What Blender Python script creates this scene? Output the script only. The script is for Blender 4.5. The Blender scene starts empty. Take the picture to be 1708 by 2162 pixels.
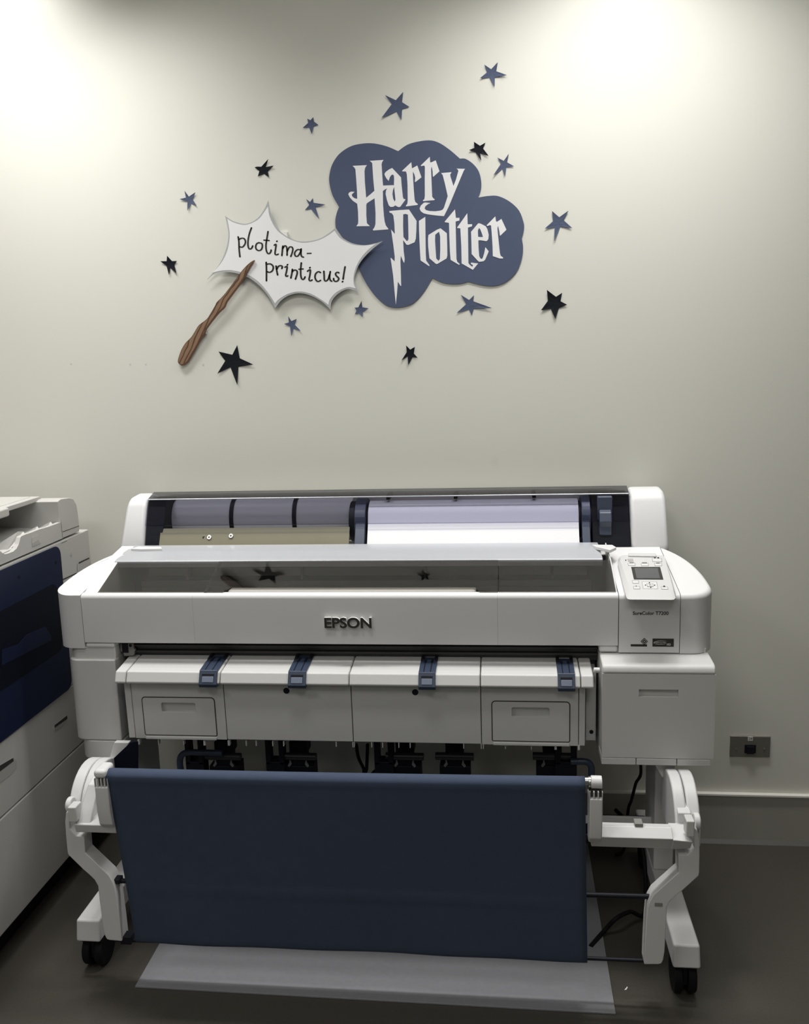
import bpy, bmesh, math, random
from mathutils import Vector, Matrix
from mathutils.geometry import tessellate_polygon
random.seed(7)
SC = bpy.context.scene
COL = SC.collection

# ------------------------------------------------------------------ camera model
F_PX, CX, CY = 1900.0, 854.0, 1081.0
PITCH, ROLL, YAW = math.radians(10.0), math.radians(1.75), math.radians(6.5)
CAM = Vector((0.0, -2.63, 1.5))          # wall is y = 0, floor is z = 0, room towards -y
FWD = Vector((-math.sin(YAW)*math.cos(PITCH), math.cos(YAW)*math.cos(PITCH), -math.sin(PITCH)))
_r0 = Vector((math.cos(YAW), math.sin(YAW), 0)); _u0 = _r0.cross(FWD)
RIGHT = _r0*math.cos(ROLL) - _u0*math.sin(ROLL)
UP = _u0*math.cos(ROLL) + _r0*math.sin(ROLL)
def ray(px, py):
    return RIGHT*((px-CX)/F_PX) - UP*((py-CY)/F_PX) + FWD
def on(px, py, p0, n):
    d = ray(px, py); n = Vector(n)
    return CAM + d*((Vector(p0)-CAM).dot(n)/d.dot(n))
def ony(px, py, y): return on(px, py, (0, y, 0), (0, 1, 0))
def onx(px, py, x): return on(px, py, (x, 0, 0), (1, 0, 0))
def onz(px, py, z): return on(px, py, (0, 0, z), (0, 0, 1))

# ------------------------------------------------------------------ materials
def s2l(c):
    return tuple(((v/255)/12.92 if v/255 <= .04045 else ((v/255+.055)/1.055)**2.4) for v in c)
def mat(name, col, rough=.5, metal=0.0, noise=None, bump=None, spec=.5, coat=0.0):
    m = bpy.data.materials.new(name); m.use_nodes = True
    nt = m.node_tree; b = nt.nodes['Principled BSDF']
    b.inputs['Base Color'].default_value = (*col, 1)
    b.inputs['Roughness'].default_value = rough
    b.inputs['Metallic'].default_value = metal
    b.inputs['Specular IOR Level'].default_value = spec
    b.inputs['Coat Weight'].default_value = coat
    if noise or bump:
        tc = nt.nodes.new('ShaderNodeTexCoord')
    if noise:
        sc, amt = noise
        n = nt.nodes.new('ShaderNodeTexNoise'); n.inputs['Scale'].default_value = sc; n.inputs['Detail'].default_value = 6
        nt.links.new(tc.outputs['Object'], n.inputs['Vector'])
        r = nt.nodes.new('ShaderNodeMapRange'); r.inputs[3].default_value = 1-amt; r.inputs[4].default_value = 1+amt
        nt.links.new(n.outputs['Fac'], r.inputs[0])
        mx = nt.nodes.new('ShaderNodeVectorMath'); mx.operation = 'SCALE'
        mx.inputs[0].default_value = col
        nt.links.new(r.outputs[0], mx.inputs['Scale'])
        nt.links.new(mx.outputs[0], b.inputs['Base Color'])
    if bump:
        sc, st = bump
        n2 = nt.nodes.new('ShaderNodeTexNoise'); n2.inputs['Scale'].default_value = sc; n2.inputs['Detail'].default_value = 4
        nt.links.new(tc.outputs['Object'], n2.inputs['Vector'])
        bp = nt.nodes.new('ShaderNodeBump'); bp.inputs['Strength'].default_value = st; bp.inputs['Distance'].default_value = .001
        nt.links.new(n2.outputs['Fac'], bp.inputs['Height'])
        nt.links.new(bp.outputs['Normal'], b.inputs['Normal'])
    return m
def glass(name, tint, rough=.02, ior=1.5):
    m = bpy.data.materials.new(name); m.use_nodes = True
    nt = m.node_tree; nt.nodes.clear()
    o = nt.nodes.new('ShaderNodeOutputMaterial'); mx = nt.nodes.new('ShaderNodeMixShader')
    t = nt.nodes.new('ShaderNodeBsdfTransparent'); t.inputs[0].default_value = (*tint, 1)
    g = nt.nodes.new('ShaderNodeBsdfGlossy'); g.inputs['Roughness'].default_value = rough
    f = nt.nodes.new('ShaderNodeFresnel'); f.inputs['IOR'].default_value = ior
    gm = nt.nodes.new('ShaderNodeNewGeometry'); inv = nt.nodes.new('ShaderNodeMath'); inv.operation = 'SUBTRACT'; inv.inputs[0].default_value = 1.0
    k = nt.nodes.new('ShaderNodeMath'); k.operation = 'MULTIPLY'
    nt.links.new(gm.outputs['Backfacing'], inv.inputs[1]); nt.links.new(inv.outputs[0], k.inputs[0]); nt.links.new(f.outputs[0], k.inputs[1])
    nt.links.new(k.outputs[0], mx.inputs[0]); nt.links.new(t.outputs[0], mx.inputs[1]); nt.links.new(g.outputs[0], mx.inputs[2])
    nt.links.new(mx.outputs[0], o.inputs[0])
    return m

M = {}
M['panel'] = mat('panel_grey', (.55, .545, .54), .45)
M['white'] = mat('white_plastic', (.69, .69, .69), .42, bump=(900, .05))
M['body'] = mat('light_grey_plastic', (.60, .60, .585), .45, bump=(900, .06))
M['stand'] = mat('stand_white', (.66, .655, .65), .45, bump=(700, .05))
M['ivory'] = mat('copier_ivory', (.50, .49, .47), .5, bump=(600, .06))
M['ivory_dk'] = mat('copier_grey', (.40, .39, .37), .55, bump=(600, .06))
M['navy'] = mat('copier_navy', (.006, .012, .042), .55, spec=.2)
M['navy_dk'] = mat('dark_navy_and_shade', (.002, .004, .012), .6, spec=.15)
M['seam'] = mat('seam_dark', (.03, .03, .03), .7)
M['silver'] = mat('silver_bar', (.46, .47, .50), .35, .25)
M['dark'] = mat('dark_plastic', (.030, .031, .033), .4)
M['black'] = mat('black_plastic', (.008, .009, .014), .5, spec=.25)
M['slate'] = mat('slate_blue_plastic', (.055, .068, .105), .4)
M['clip'] = mat('blue_clip', (.035, .050, .085), .38)
M['clipm'] = mat('blue_clip_light', (.16, .19, .26), .4)
M['beige'] = mat('zinc_plate', (.20, .188, .128), .45, .15, noise=(6, .12))
M['steel'] = mat('steel', (.62, .62, .60), .28, 1.0)
M['paper'] = mat('plain_paper', (.86, .86, .88), .7)
M['inner'] = mat('inner_grey', (.24, .235, .22), .6)
M['inner_lt'] = mat('inner_light', (.60, .58, .55), .6)
M['inner_dk'] = mat('inner_dark', (.045, .044, .041), .6)
M['tinted'] = glass('smoky_window', (.66, .655, .64), ior=1.62)
M['smoke'] = glass('smoky_blue_cover', (.81, .81, .86))
M['topstrip'] = glass('smoke_strip', (.46, .46, .49), .10)
M['ink'] = mat('dark_print', (.025, .025, .025), .5)
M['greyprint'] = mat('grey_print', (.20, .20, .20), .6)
M['emblem'] = mat('charcoal_emblem', (.055, .053, .05), .4, .4)
M['emblem_side'] = mat('emblem_edge', (.72, .71, .69), .35)
M['screen'] = mat('lcd_screen', (.075, .078, .08), .25)
M['bezel'] = mat('lcd_bezel', (.010, .010, .009), .35)
M['button'] = mat('button_white', (.60, .60, .59), .45)
M['powerb'] = mat('power_button', (.38, .36, .36), .4)
M['cloth'] = mat('navy_fabric', (.042, .061, .108), .85, noise=(40, .10), bump=(1400, .25))
M['rubber'] = mat('black_rubber', (.006, .006, .007), .65, spec=.2)
M['board'] = mat('foam_board', (.22, .22, .235), .35, noise=(90, .10))
M['bluepaper'] = mat('blue_paper', (.076, .095, .158), .75, noise=(18, .05), spec=.25)
M['blackpaper'] = mat('black_paper', (.008, .009, .013), .75, spec=.15)
M['whitepaper'] = mat('white_paper', (.80, .80, .80), .6)
M['greypaper'] = mat('grey_paper', (.40, .41, .42), .6, noise=(60, .10))
M['marker'] = mat('black_marker', (.012, .009, .006), .6)
M['wandedge'] = mat('dark_brown_edge', (.10, .045, .020), .6)
M['plate'] = mat('brushed_plate', (.30, .285, .26), .38, .7)
M['label'] = mat('white_label', (.75, .74, .70), .6)

# wood printed on card
def wood():
    m = mat('printed_wood', (.22, .13, .075), .6); nt = m.node_tree; b = nt.nodes['Principled BSDF']
    tc = nt.nodes.new('ShaderNodeTexCoord'); mp = nt.nodes.new('ShaderNodeMapping')
    mp.inputs['Rotation'].default_value = (0, math.radians(57), 0)
    w = nt.nodes.new('ShaderNodeTexWave'); w.bands_direction = 'Z'; w.inputs['Scale'].default_value = 26
    w.inputs['Distortion'].default_value = 9; w.inputs['Detail'].default_value = 2; w.inputs['Detail Scale'].default_value = .45
    cr = nt.nodes.new('ShaderNodeValToRGB')
    cr.color_ramp.elements[0].color = (.085, .040, .020, 1); cr.color_ramp.elements[1].color = (.25, .15, .085, 1)
    cr.color_ramp.elements[0].position = .08; cr.color_ramp.elements[1].position = .30
    nt.links.new(tc.outputs['Object'], mp.inputs[0]); nt.links.new(mp.outputs[0], w.inputs['Vector'])
    nt.links.new(w.outputs['Fac'], cr.inputs[0]); nt.links.new(cr.outputs[0], b.inputs['Base Color'])
    return m
M['wood'] = wood()

# painted wall with a few scuff marks of its own
def wallmat():
    m = mat('painted_wall', (.69, .685, .62), .62, bump=(260, .05)); nt = m.node_tree; b = nt.nodes['Principled BSDF']
    g = nt.nodes.new('ShaderNodeNewGeometry'); prev = None
    for (px, py, r, s) in ((150, 769, .004, .35), (275, 770, .005, .3), (308, 770, .0045, .3), (429, 771, .005, .35), (1045, 975, .02, .06), (120, 1100, .02, .05)):
        p = ony(px, py, 0)
        d = nt.nodes.new('ShaderNodeVectorMath'); d.operation = 'DISTANCE'; d.inputs[1].default_value = p
        nt.links.new(g.outputs['Position'], d.inputs[0])
        mr = nt.nodes.new('ShaderNodeMapRange'); mr.inputs[1].default_value = 0; mr.inputs[2].default_value = r
        mr.inputs[3].default_value = 1-s; mr.inputs[4].default_value = 1
        nt.links.new(d.outputs['Value'], mr.inputs[0])
        if prev is None: prev = mr.outputs[0]
        else:
            k = nt.nodes.new('ShaderNodeMath'); k.operation = 'MULTIPLY'
            nt.links.new(prev, k.inputs[0]); nt.links.new(mr.outputs[0], k.inputs[1]); prev = k.outputs[0]
    v = nt.nodes.new('ShaderNodeVectorMath'); v.operation = 'SCALE'; v.inputs[0].default_value = (.69, .685, .62)
    nt.links.new(prev, v.inputs['Scale']); nt.links.new(v.outputs[0], b.inputs['Base Color'])
    return m
M['wall'] = wallmat()
M['floor'] = mat('vinyl_floor', (.060, .054, .045), .45, noise=(160, .22), bump=(300, .05))
M['ceil'] = mat('ceiling_paint', (.75, .74, .70), .8)
M['base'] = mat('baseboard_grey', (.36, .345, .31), .5)
M['cove'] = mat('cove_vinyl', (.10, .095, .085), .5)
M['basecap'] = mat('baseboard_cap', (.80, .78, .73), .35)

# ------------------------------------------------------------------ mesh helpers
class MB:
    def __init__(s): s.v = []; s.f = []
    def add(s, vs, fs):
        o = len(s.v); s.v += [tuple(v) for v in vs]; s.f += [tuple(i+o for i in f) for f in fs]; return s
    def box(s, x0, x1, y0, y1, z0, z1):
        x0, x1 = min(x0, x1), max(x0, x1); y0, y1 = min(y0, y1), max(y0, y1); z0, z1 = min(z0, z1), max(z0, z1)
        return s.add([(x0,y0,z0),(x1,y0,z0),(x1,y1,z0),(x0,y1,z0),(x0,y0,z1),(x1,y0,z1),(x1,y1,z1),(x0,y1,z1)],
                     [(0,3,2,1),(4,5,6,7),(0,1,5,4),(1,2,6,5),(2,3,7,6),(3,0,4,7)])
    def hull(s, a, b):
        """two matching loops joined into a closed solid"""
        n = len(a); vs = list(a)+list(b)
        fs = [tuple(range(n)), tuple(range(2*n-1, n-1, -1))] + [(i, n+i, n+(i+1) % n, (i+1) % n) for i in range(n)]
        return s.add(vs, fs)
    def prism_x(s, prof, x0, x1):
        return s.hull([(x0, y, z) for y, z in prof], [(x1, y, z) for y, z in prof])
    def prism_y(s, prof, y0, y1):
        return s.hull([(x, y0, z) for x, z in prof], [(x, y1, z) for x, z in prof])
    def prism_z(s, prof, z0, z1):
        return s.hull([(x, y, z0) for x, y in prof], [(x, y, z1) for x, y in prof])
    def loops(s, lps, to3, t):
        """filled polygon with holes, thickness t; to3(u, v, w)"""
        flat = [p for l in lps for p in l]
        tris = tessellate_polygon([[Vector((p[0], p[1], 0)) for p in l] for l in lps])
        n = len(flat)
        vs = [to3(p[0], p[1], t) for p in flat]; fs = [tuple(tr) for tr in tris]
        if t:
            vs += [to3(p[0], p[1], 0) for p in flat]; fs += [tuple(i+n for i in reversed(tr)) for tr in tris]
            o = 0
            for l in lps:
                m = len(l)
                for i in range(m):
                    j = (i+1) % m; fs.append((o+i, o+i+n, o+j+n, o+j))
                o += m
        return s.add(vs, fs)
    def cyl(s, p0, p1, r, seg=24, r1=None):
        p0, p1 = Vector(p0), Vector(p1); d = (p1-p0).normalized(); r1 = r if r1 is None else r1
        a = d.orthogonal().normalized(); b = d.cross(a)
        c = [(math.cos(2*math.pi*i/seg), math.sin(2*math.pi*i/seg)) for i in range(seg)]
        return s.hull([p0+a*(r*u)+b*(r*w) for u, w in c], [p1+a*(r1*u)+b*(r1*w) for u, w in c])
    def tube(s, pts, r, seg=10):
        pts = [Vector(p) for p in pts]; n = len(pts); o = len(s.v); prev = None
        for i, p in enumerate(pts):
            d = (pts[min(i+1, n-1)]-pts[max(i-1, 0)]).normalized()
            a = d.orthogonal().normalized() if prev is None else (prev-d*prev.dot(d)).normalized()
            prev = a; b = d.cross(a)
            for k in range(seg):
                t = 2*math.pi*k/seg; s.v.append(tuple(p+a*(r*math.cos(t))+b*(r*math.sin(t))))
        for i in range(n-1):
            for k in range(seg):
                s.f.append((o+i*seg+k, o+i*seg+(k+1) % seg, o+(i+1)*seg+(k+1) % seg, o+(i+1)*seg+k))
        s.f.append(tuple(o+k for k in reversed(range(seg)))); s.f.append(tuple(o+(n-1)*seg+k for k in range(seg)))
        return s
    def ball(s, c, r, sx=1, sy=1, sz=1, nu=20, nv=12):
        vs = []; fs = []
        for j in range(1, nv):
            ph = math.pi*j/nv
            for i in range(nu):
                th = 2*math.pi*i/nu
                vs.append((c[0]+r*sx*math.sin(ph)*math.cos(th), c[1]+r*sy*math.sin(ph)*math.sin(th), c[2]+r*sz*math.cos(ph)))
        vs += [(c[0], c[1], c[2]+r*sz), (c[0], c[1], c[2]-r*sz)]; t, b = len(vs)-2, len(vs)-1
        for i in range(nu):
            k = (i+1) % nu
            fs.append((t, i, k)); fs.append((b, (nv-2)*nu+k, (nv-2)*nu+i))
            for j in range(nv-2): fs.append((j*nu+i, (j+1)*nu+i, (j+1)*nu+k, j*nu+k))
        return s.add(vs, fs)
    def build(s, name, m, parent=None, bevel=0, seg=3, smooth=True, ang=35, only=None):
        me = bpy.data.meshes.new(name); me.from_pydata(s.v, [], s.f)
        bm = bmesh.new(); bm.from_mesh(me); bmesh.ops.recalc_face_normals(bm, faces=bm.faces); bm.to_mesh(me); bm.free()
        ms = m if isinstance(m, (list, tuple)) else [m]
        for q in ms: me.materials.append(q)
        if smooth:
            me.polygons.foreach_set('use_smooth', [True]*len(me.polygons)); me.set_sharp_from_angle(angle=math.radians(ang))
        o = bpy.data.objects.new(name, me); COL.objects.link(o)
        if parent is not None:
            o.parent = parent
            if parent.type == 'EMPTY': o.matrix_parent_inverse = Matrix.Translation(-parent.location)
        if bevel:
            b = o.modifiers.new('bevel', 'BEVEL'); b.width = bevel; b.segments = seg; b.limit_method = 'ANGLE'; b.angle_limit = math.radians(30)
            if only:
                b.limit_method = 'WEIGHT'; at = me.attributes.new('bevel_weight_edge', 'FLOAT', 'EDGE')
                for e in me.edges: at.data[e.index].value = 1.0 if only(Vector(me.vertices[e.vertices[0]].co), Vector(me.vertices[e.vertices[1]].co)) else 0.0
            b.harden_normals = smooth
        return o
def thing(name, loc, label, cat, group=None):
    o = bpy.data.objects.new(name, None); COL.objects.link(o); o.location = loc; o.empty_display_size = .05
    o['label'] = label; o['category'] = cat
    if group: o['group'] = group
    return o
def tag(o, label, cat, group=None):
    o['label'] = label; o['category'] = cat
    if group: o['group'] = group
    return o
def struct(o): o['kind'] = 'structure'; return o
def catmull(pts, n=6, closed=False):
    out = []; m = len(pts); P_ = [Vector(p) for p in pts]
    rng = range(m) if closed else range(m-1)
    for i in rng:
        if closed: a, b, c, d = P_[(i-1) % m], P_[i], P_[(i+1) % m], P_[(i+2) % m]
        else: a, b, c, d = P_[max(i-1, 0)], P_[i], P_[i+1], P_[min(i+2, m-1)]
        for k in range(n):
            t = k/n
            out.append(.5*((2*b)+(c-a)*t+(2*a-5*b+4*c-d)*t*t+(3*b-a-3*c+d)*t**3))
    if not closed: out.append(P_[-1])
    return out
def arcs(segs, n=6):
    """segments separated by cusps, each a list of points, joined into one closed loop"""
    out = []
    for i, sg in enumerate(segs):
        nx = segs[(i+1) % len(segs)][0]
        out += [(p.x, p.y) for p in catmull([Vector((*p, 0)) for p in sg+[nx]], n)[:-1]]
    return out
def inset(loop, d):
    n = len(loop); area = sum(loop[i][0]*loop[(i+1) % n][1]-loop[(i+1) % n][0]*loop[i][1] for i in range(n)); sg = 1 if area > 0 else -1
    out = []
    for i in range(n):
        a, b, c = Vector(loop[i-1]), Vector(loop[i]), Vector(loop[(i+1) % n])
        e1, e2 = (b-a).normalized(), (c-b).normalized()
        n1, n2 = Vector((-e1.y, e1.x))*sg, Vector((-e2.y, e2.x))*sg
        m = (n1+n2); l = m.length
        m = n1 if l < .2 else m/l
        k = min(1/max(m.dot(n1), .35), 2.5)
        dd = d(b) if callable(d) else d
        out.append(tuple(b+m*dd*k))
    return out
def text(body, x0, x1, zc, y, name, m, parent, extrude=.0003, offset=0.0, plane=None, capx=None):
    """lettering on a plane facing the room, spanning x0..x1"""
    cu = bpy.data.curves.new('tmp', 'FONT'); cu.body = body; cu.size = 1; cu.offset = offset
    o = bpy.data.objects.new('tmp', cu); COL.objects.link(o)
    bpy.context.view_layer.update()
    me = bpy.data.meshes.new_from_object(o.evaluated_get(bpy.context.evaluated_depsgraph_get()))
    xs = [v.co.x for v in me.vertices]; ys = [v.co.y for v in me.vertices]
    s = (x1-x0)/(max(xs)-min(xs)); sy = s if capx is None else capx/(max(ys)-min(ys)); ym = (max(ys)+min(ys))/2
    mb = MB(); V = [(x0+(v.co.x-min(xs))*s, zc+(v.co.y-ym)*sy) for v in me.vertices]
    fs = [tuple(p.vertices) for p in me.polygons]
    n = len(V)
    if plane is None: to3 = lambda u, v, w: (u, y-w, v)
    else: to3 = plane
    mb.add([to3(u, v, 2*extrude) for u, v in V], fs)
    # side walls along boundary edges
    cnt = {}
    for f in fs:
        for i in range(len(f)):
            e = (f[i], f[(i+1) % len(f)]); k = tuple(sorted(e)); cnt.setdefault(k, []).append(e)
    vs = []; fw = []
    for k, l in cnt.items():
        if len(l) == 1:
            a, b = l[0]; q = len(vs)
            vs += [to3(*V[a], 2*extrude), to3(*V[b], 2*extrude), to3(*V[b], 0), to3(*V[a], 0)]; fw.append((q, q+3, q+2, q+1))
    nf = len(mb.f); mb.add(vs, fw)
    bpy.data.objects.remove(o); bpy.data.curves.remove(cu); bpy.data.meshes.remove(me)
    ob = mb.build(name, m, parent, smooth=False)
    if isinstance(m, (list, tuple)):
        for i, p in enumerate(ob.data.polygons): p.material_index = 0 if i < nf else 1
    return ob
LCOL = (1, .988, .965)
LP_L, LP_R, LP_P, LP_FILL, LP_ROOM, EXPO = 17, 16, 10, 10, 11, 0.0
# ------------------------------------------------------------------ room shell
CEIL = 2.78
struct(MB().box(-3.2, 3.0, -5.5, 0.10, -0.10, 0).build('floor', M['floor'], smooth=False))
struct(MB().box(-3.2, 3.0, 0, 0.10, 0, CEIL).build('wall_back', M['wall'], smooth=False))
struct(MB().box(-3.3, -3.2, -5.5, 0.10, 0, CEIL).build('wall_left', M['wall'], smooth=False))
struct(MB().box(3.0, 3.1, -5.5, 0.10, 0, CEIL).build('wall_right', M['wall'], smooth=False))
struct(MB().box(-3.3, 3.1, -5.6, -5.5, 0, CEIL).build('wall_front', M['wall'], smooth=False))
struct(MB().box(-3.3, 3.1, -5.6, 0.10, CEIL, CEIL+.1).build('ceiling', M['ceil'], smooth=False))
struct(MB().box(-3.2, 3.0, -.010, 0, .006, .152).build('baseboard_back', M['base'], bevel=.002))
struct(MB().box(-3.2, 3.0, -.016, 0, .152, .160).build('trim_1', M['basecap'], bevel=.002))
struct(MB().prism_x([(-.022, 0), (0, 0), (0, .010), (-.011, .010)], -3.2, 3.0).build('trim_2', M['cove'], smooth=False))

# ------------------------------------------------------------------ paper cut-outs on the wall
def crop(ox, oy, s): return lambda p: (ox+p[0]/s, oy+p[1]/s)
def W(px, py):                                   # wall coordinates (x, z) seen at a pixel
    p = ony(px, py, 0); return (p.x, p.z)
def cut(loops, c): return [[W(*c(p)) for p in l] for l in loops]
def on_wall(off): return lambda u, v, w: (u, -off-w, v)

STARS = [
 (1000,120,21.35,[(480,365),(790,560),(1085,255),(1020,655),(1500,845),(955,940),(940,1370),(705,940),(290,970),(600,705)],'b','slate blue paper star highest on the wall, alone at upper right'),
 (795,185,21.35,[(390,350),(870,570),(1205,205),(1150,660),(1480,875),(1155,985),(1120,1470),(900,1090),(235,1375),(685,745)],'b','large slate blue paper star directly above the blue cloud sign'),
 (620,225,21.35,[(620,555),(760,620),(893,485),(915,680),(1120,825),(905,905),(825,1245),(700,945),(415,980),(655,735)],'b','small slate blue paper star above and left of the cloud sign'),
 (1025,310,21.35,[(535,490),(825,635),(1045,320),(975,700),(1285,885),(940,930),(885,1350),(760,1000),(345,1305),(690,770)],'b','thin slate blue paper star just below right of a black star beside the cloud'),
 (360,385,21.35,[(650,390),(830,645),(1145,455),(1005,780),(1190,1045),(935,950),(785,1280),(760,880),(425,765),(700,690)],'b','leftmost slate blue paper star, left of the white burst sign'),
 (630,400,21.35,[(350,435),(530,565),(655,395),(680,600),(1230,690),(780,815),(945,1340),(570,885),(300,930),(490,700)],'b','slate blue paper star between the burst sign tip and the left lobe of the cloud'),
 (1140,435,21.35,[(540,230),(870,505),(1280,215),(1070,645),(1450,1000),(915,945),(640,1600),(660,975),(215,1020),(585,685)],'b','rightmost slate blue paper star, right of the cloud sign'),
 (960,605,21.35,[(275,370),(650,605),(870,395),(840,665),(1685,970),(860,1010),(775,1300),(640,1040),(90,1190),(510,795)],'b','lopsided slate blue paper star with long right point under the cloud sign'),
 (725,615,21.35,[(505,740),(675,725),(828,435),(855,720),(1150,770),(880,930),(875,1165),(710,1000),(525,1030),(595,860)],'b','small slate blue paper star under the right end of the burst sign'),
 (580,650,21.35,[(620,380),(755,600),(1000,495),(905,760),(1195,1045),(850,935),(765,1285),(690,845),(435,720),(640,660)],'b','slate blue paper star under the middle of the burst sign, right of the wand'),
 (970,280,21.35,[(655,425),(925,595),(1175,460),(1065,715),(1315,1060),(935,935),(990,1275),(730,895),(435,800),(675,690)],'k','black paper star at the upper right edge of the cloud sign'),
 (520,320,21.35,[(385,720),(490,685),(680,685),(1010,345),(880,700),(1250,645),(975,900),(1030,1165),(810,1005),(530,1125),(595,880)],'k','black paper star above the white burst sign, left of the cloud'),
 (320,520,21.35,[(718,430),(925,670),(1155,665),(1030,850),(1145,1225),(850,975),(808,1300),(680,885),(415,680),(685,670)],'k','leftmost black paper star, level with the burst sign'),
 (1130,600,21.35,[(520,260),(935,570),(1210,390),(1135,770),(1435,925),(1060,1085),(905,1570),(700,1115),(255,1180),(570,745)],'k','rightmost black paper star, below right of the cloud sign'),
 (450,720,17.08,[(205,380),(695,495),(880,145),(960,620),(1460,845),(915,930),(885,1585),(630,950),(165,1170),(440,715)],'k','largest black paper star, right of the thick end of the wand'),
 (825,710,21.35,[(695,410),(880,600),(1090,475),(1040,775),(1215,965),(985,945),(790,1300),(765,905),(485,1095),(720,715)],'k','lowest small black paper star, below the lightning tail of the cloud sign'),
]
for ox, oy, s, pts, k, lab in STARS:
    c = crop(ox, oy, s); lp = [W(*c(p)) for p in pts]
    cxm = sum(p[0] for p in lp)/len(lp); czm = sum(p[1] for p in lp)/len(lp)
    # points curl a little off the wall, the middle is stuck to it
    rm = max(math.hypot(u-cxm, v-czm) for u, v in lp)
    n = len(lp); vs = []; fs = []
    def curl(u, v): return -.0001-.0040*(math.hypot(u-cxm, v-czm)/rm)**2
    rings = [0, .5, 1]
    for t in (0, -.0006):
        for q in rings[1:]:
            for u, v in lp:
                a, b = cxm+(u-cxm)*q, czm+(v-czm)*q; vs.append((a, curl(a, b)+t, b))
        vs.append((cxm, (.0004 if t == 0 else -.0009), czm))
    h = 2*n+1
    for i in range(n):
        j = (i+1) % n
        for o, fl in ((0, 0), (h, 1)):
            tri = [(o+2*n, o+i, o+j), (o+i, o+n+i, o+n+j, o+j)]
            fs += [tuple(reversed(f)) if fl else f for f in tri]
        fs.append((n+i, h+n+i, h+n+j, n+j))
    o = MB().add(vs, fs).build('paper_star', M['bluepaper' if k == 'b' else 'blackpaper'], smooth=False)
    tag(o, lab, 'star', 'blue paper stars on the wall' if k == 'b' else 'black paper stars on the wall')

# blue cloud sign with cut-out title lettering
c1 = crop(680, 270, 3.7956)
CLOUD = [
 [(610,188),(700,130),(840,102),(930,118),(1020,175)],
 [(1105,248),(1150,250),(1210,290),(1255,350),(1275,430),(1272,500)],
 [(1250,560),(1330,547),(1410,548),(1500,590),(1575,660),(1612,750),(1618,810)],
 [(1600,890),(1610,960),(1600,1050),(1560,1150),(1480,1230),(1390,1265),(1290,1262)],
 [(1170,1232),(1100,1250),(1020,1250),(950,1235)],
 [(885,1203),(820,1310),(750,1390),(690,1425),(600,1440),(520,1425),(440,1360),(370,1270),(320,1180)],
 [(295,1125),(250,1000),(180,900)],
 [(110,800),(108,740),(120,680)],
 [(138,635),(85,540),(60,440),(62,370),(85,290),(140,210),(230,150),(330,127),(420,127),(520,150)]]
cloud = [W(*c1(p)) for p in arcs(CLOUD, 8)]
cc = ony(905, 480, 0)
cl = thing('cloud_sign', (cc.x, 0, cc.z), 'slate blue cloud shaped paper sign with white title lettering on the wall', 'sign')
MB().loops([cloud], on_wall(.0015), .0015).build('cloud_panel', M['bluepaper'], cl, smooth=False)
def sm(pts): return pts
cH = crop(725, 325, 12.014); cR = crop(840, 320, 10.675); cP = crop(810, 430, 9.4); cT = crop(930, 430, 11.387)
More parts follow.
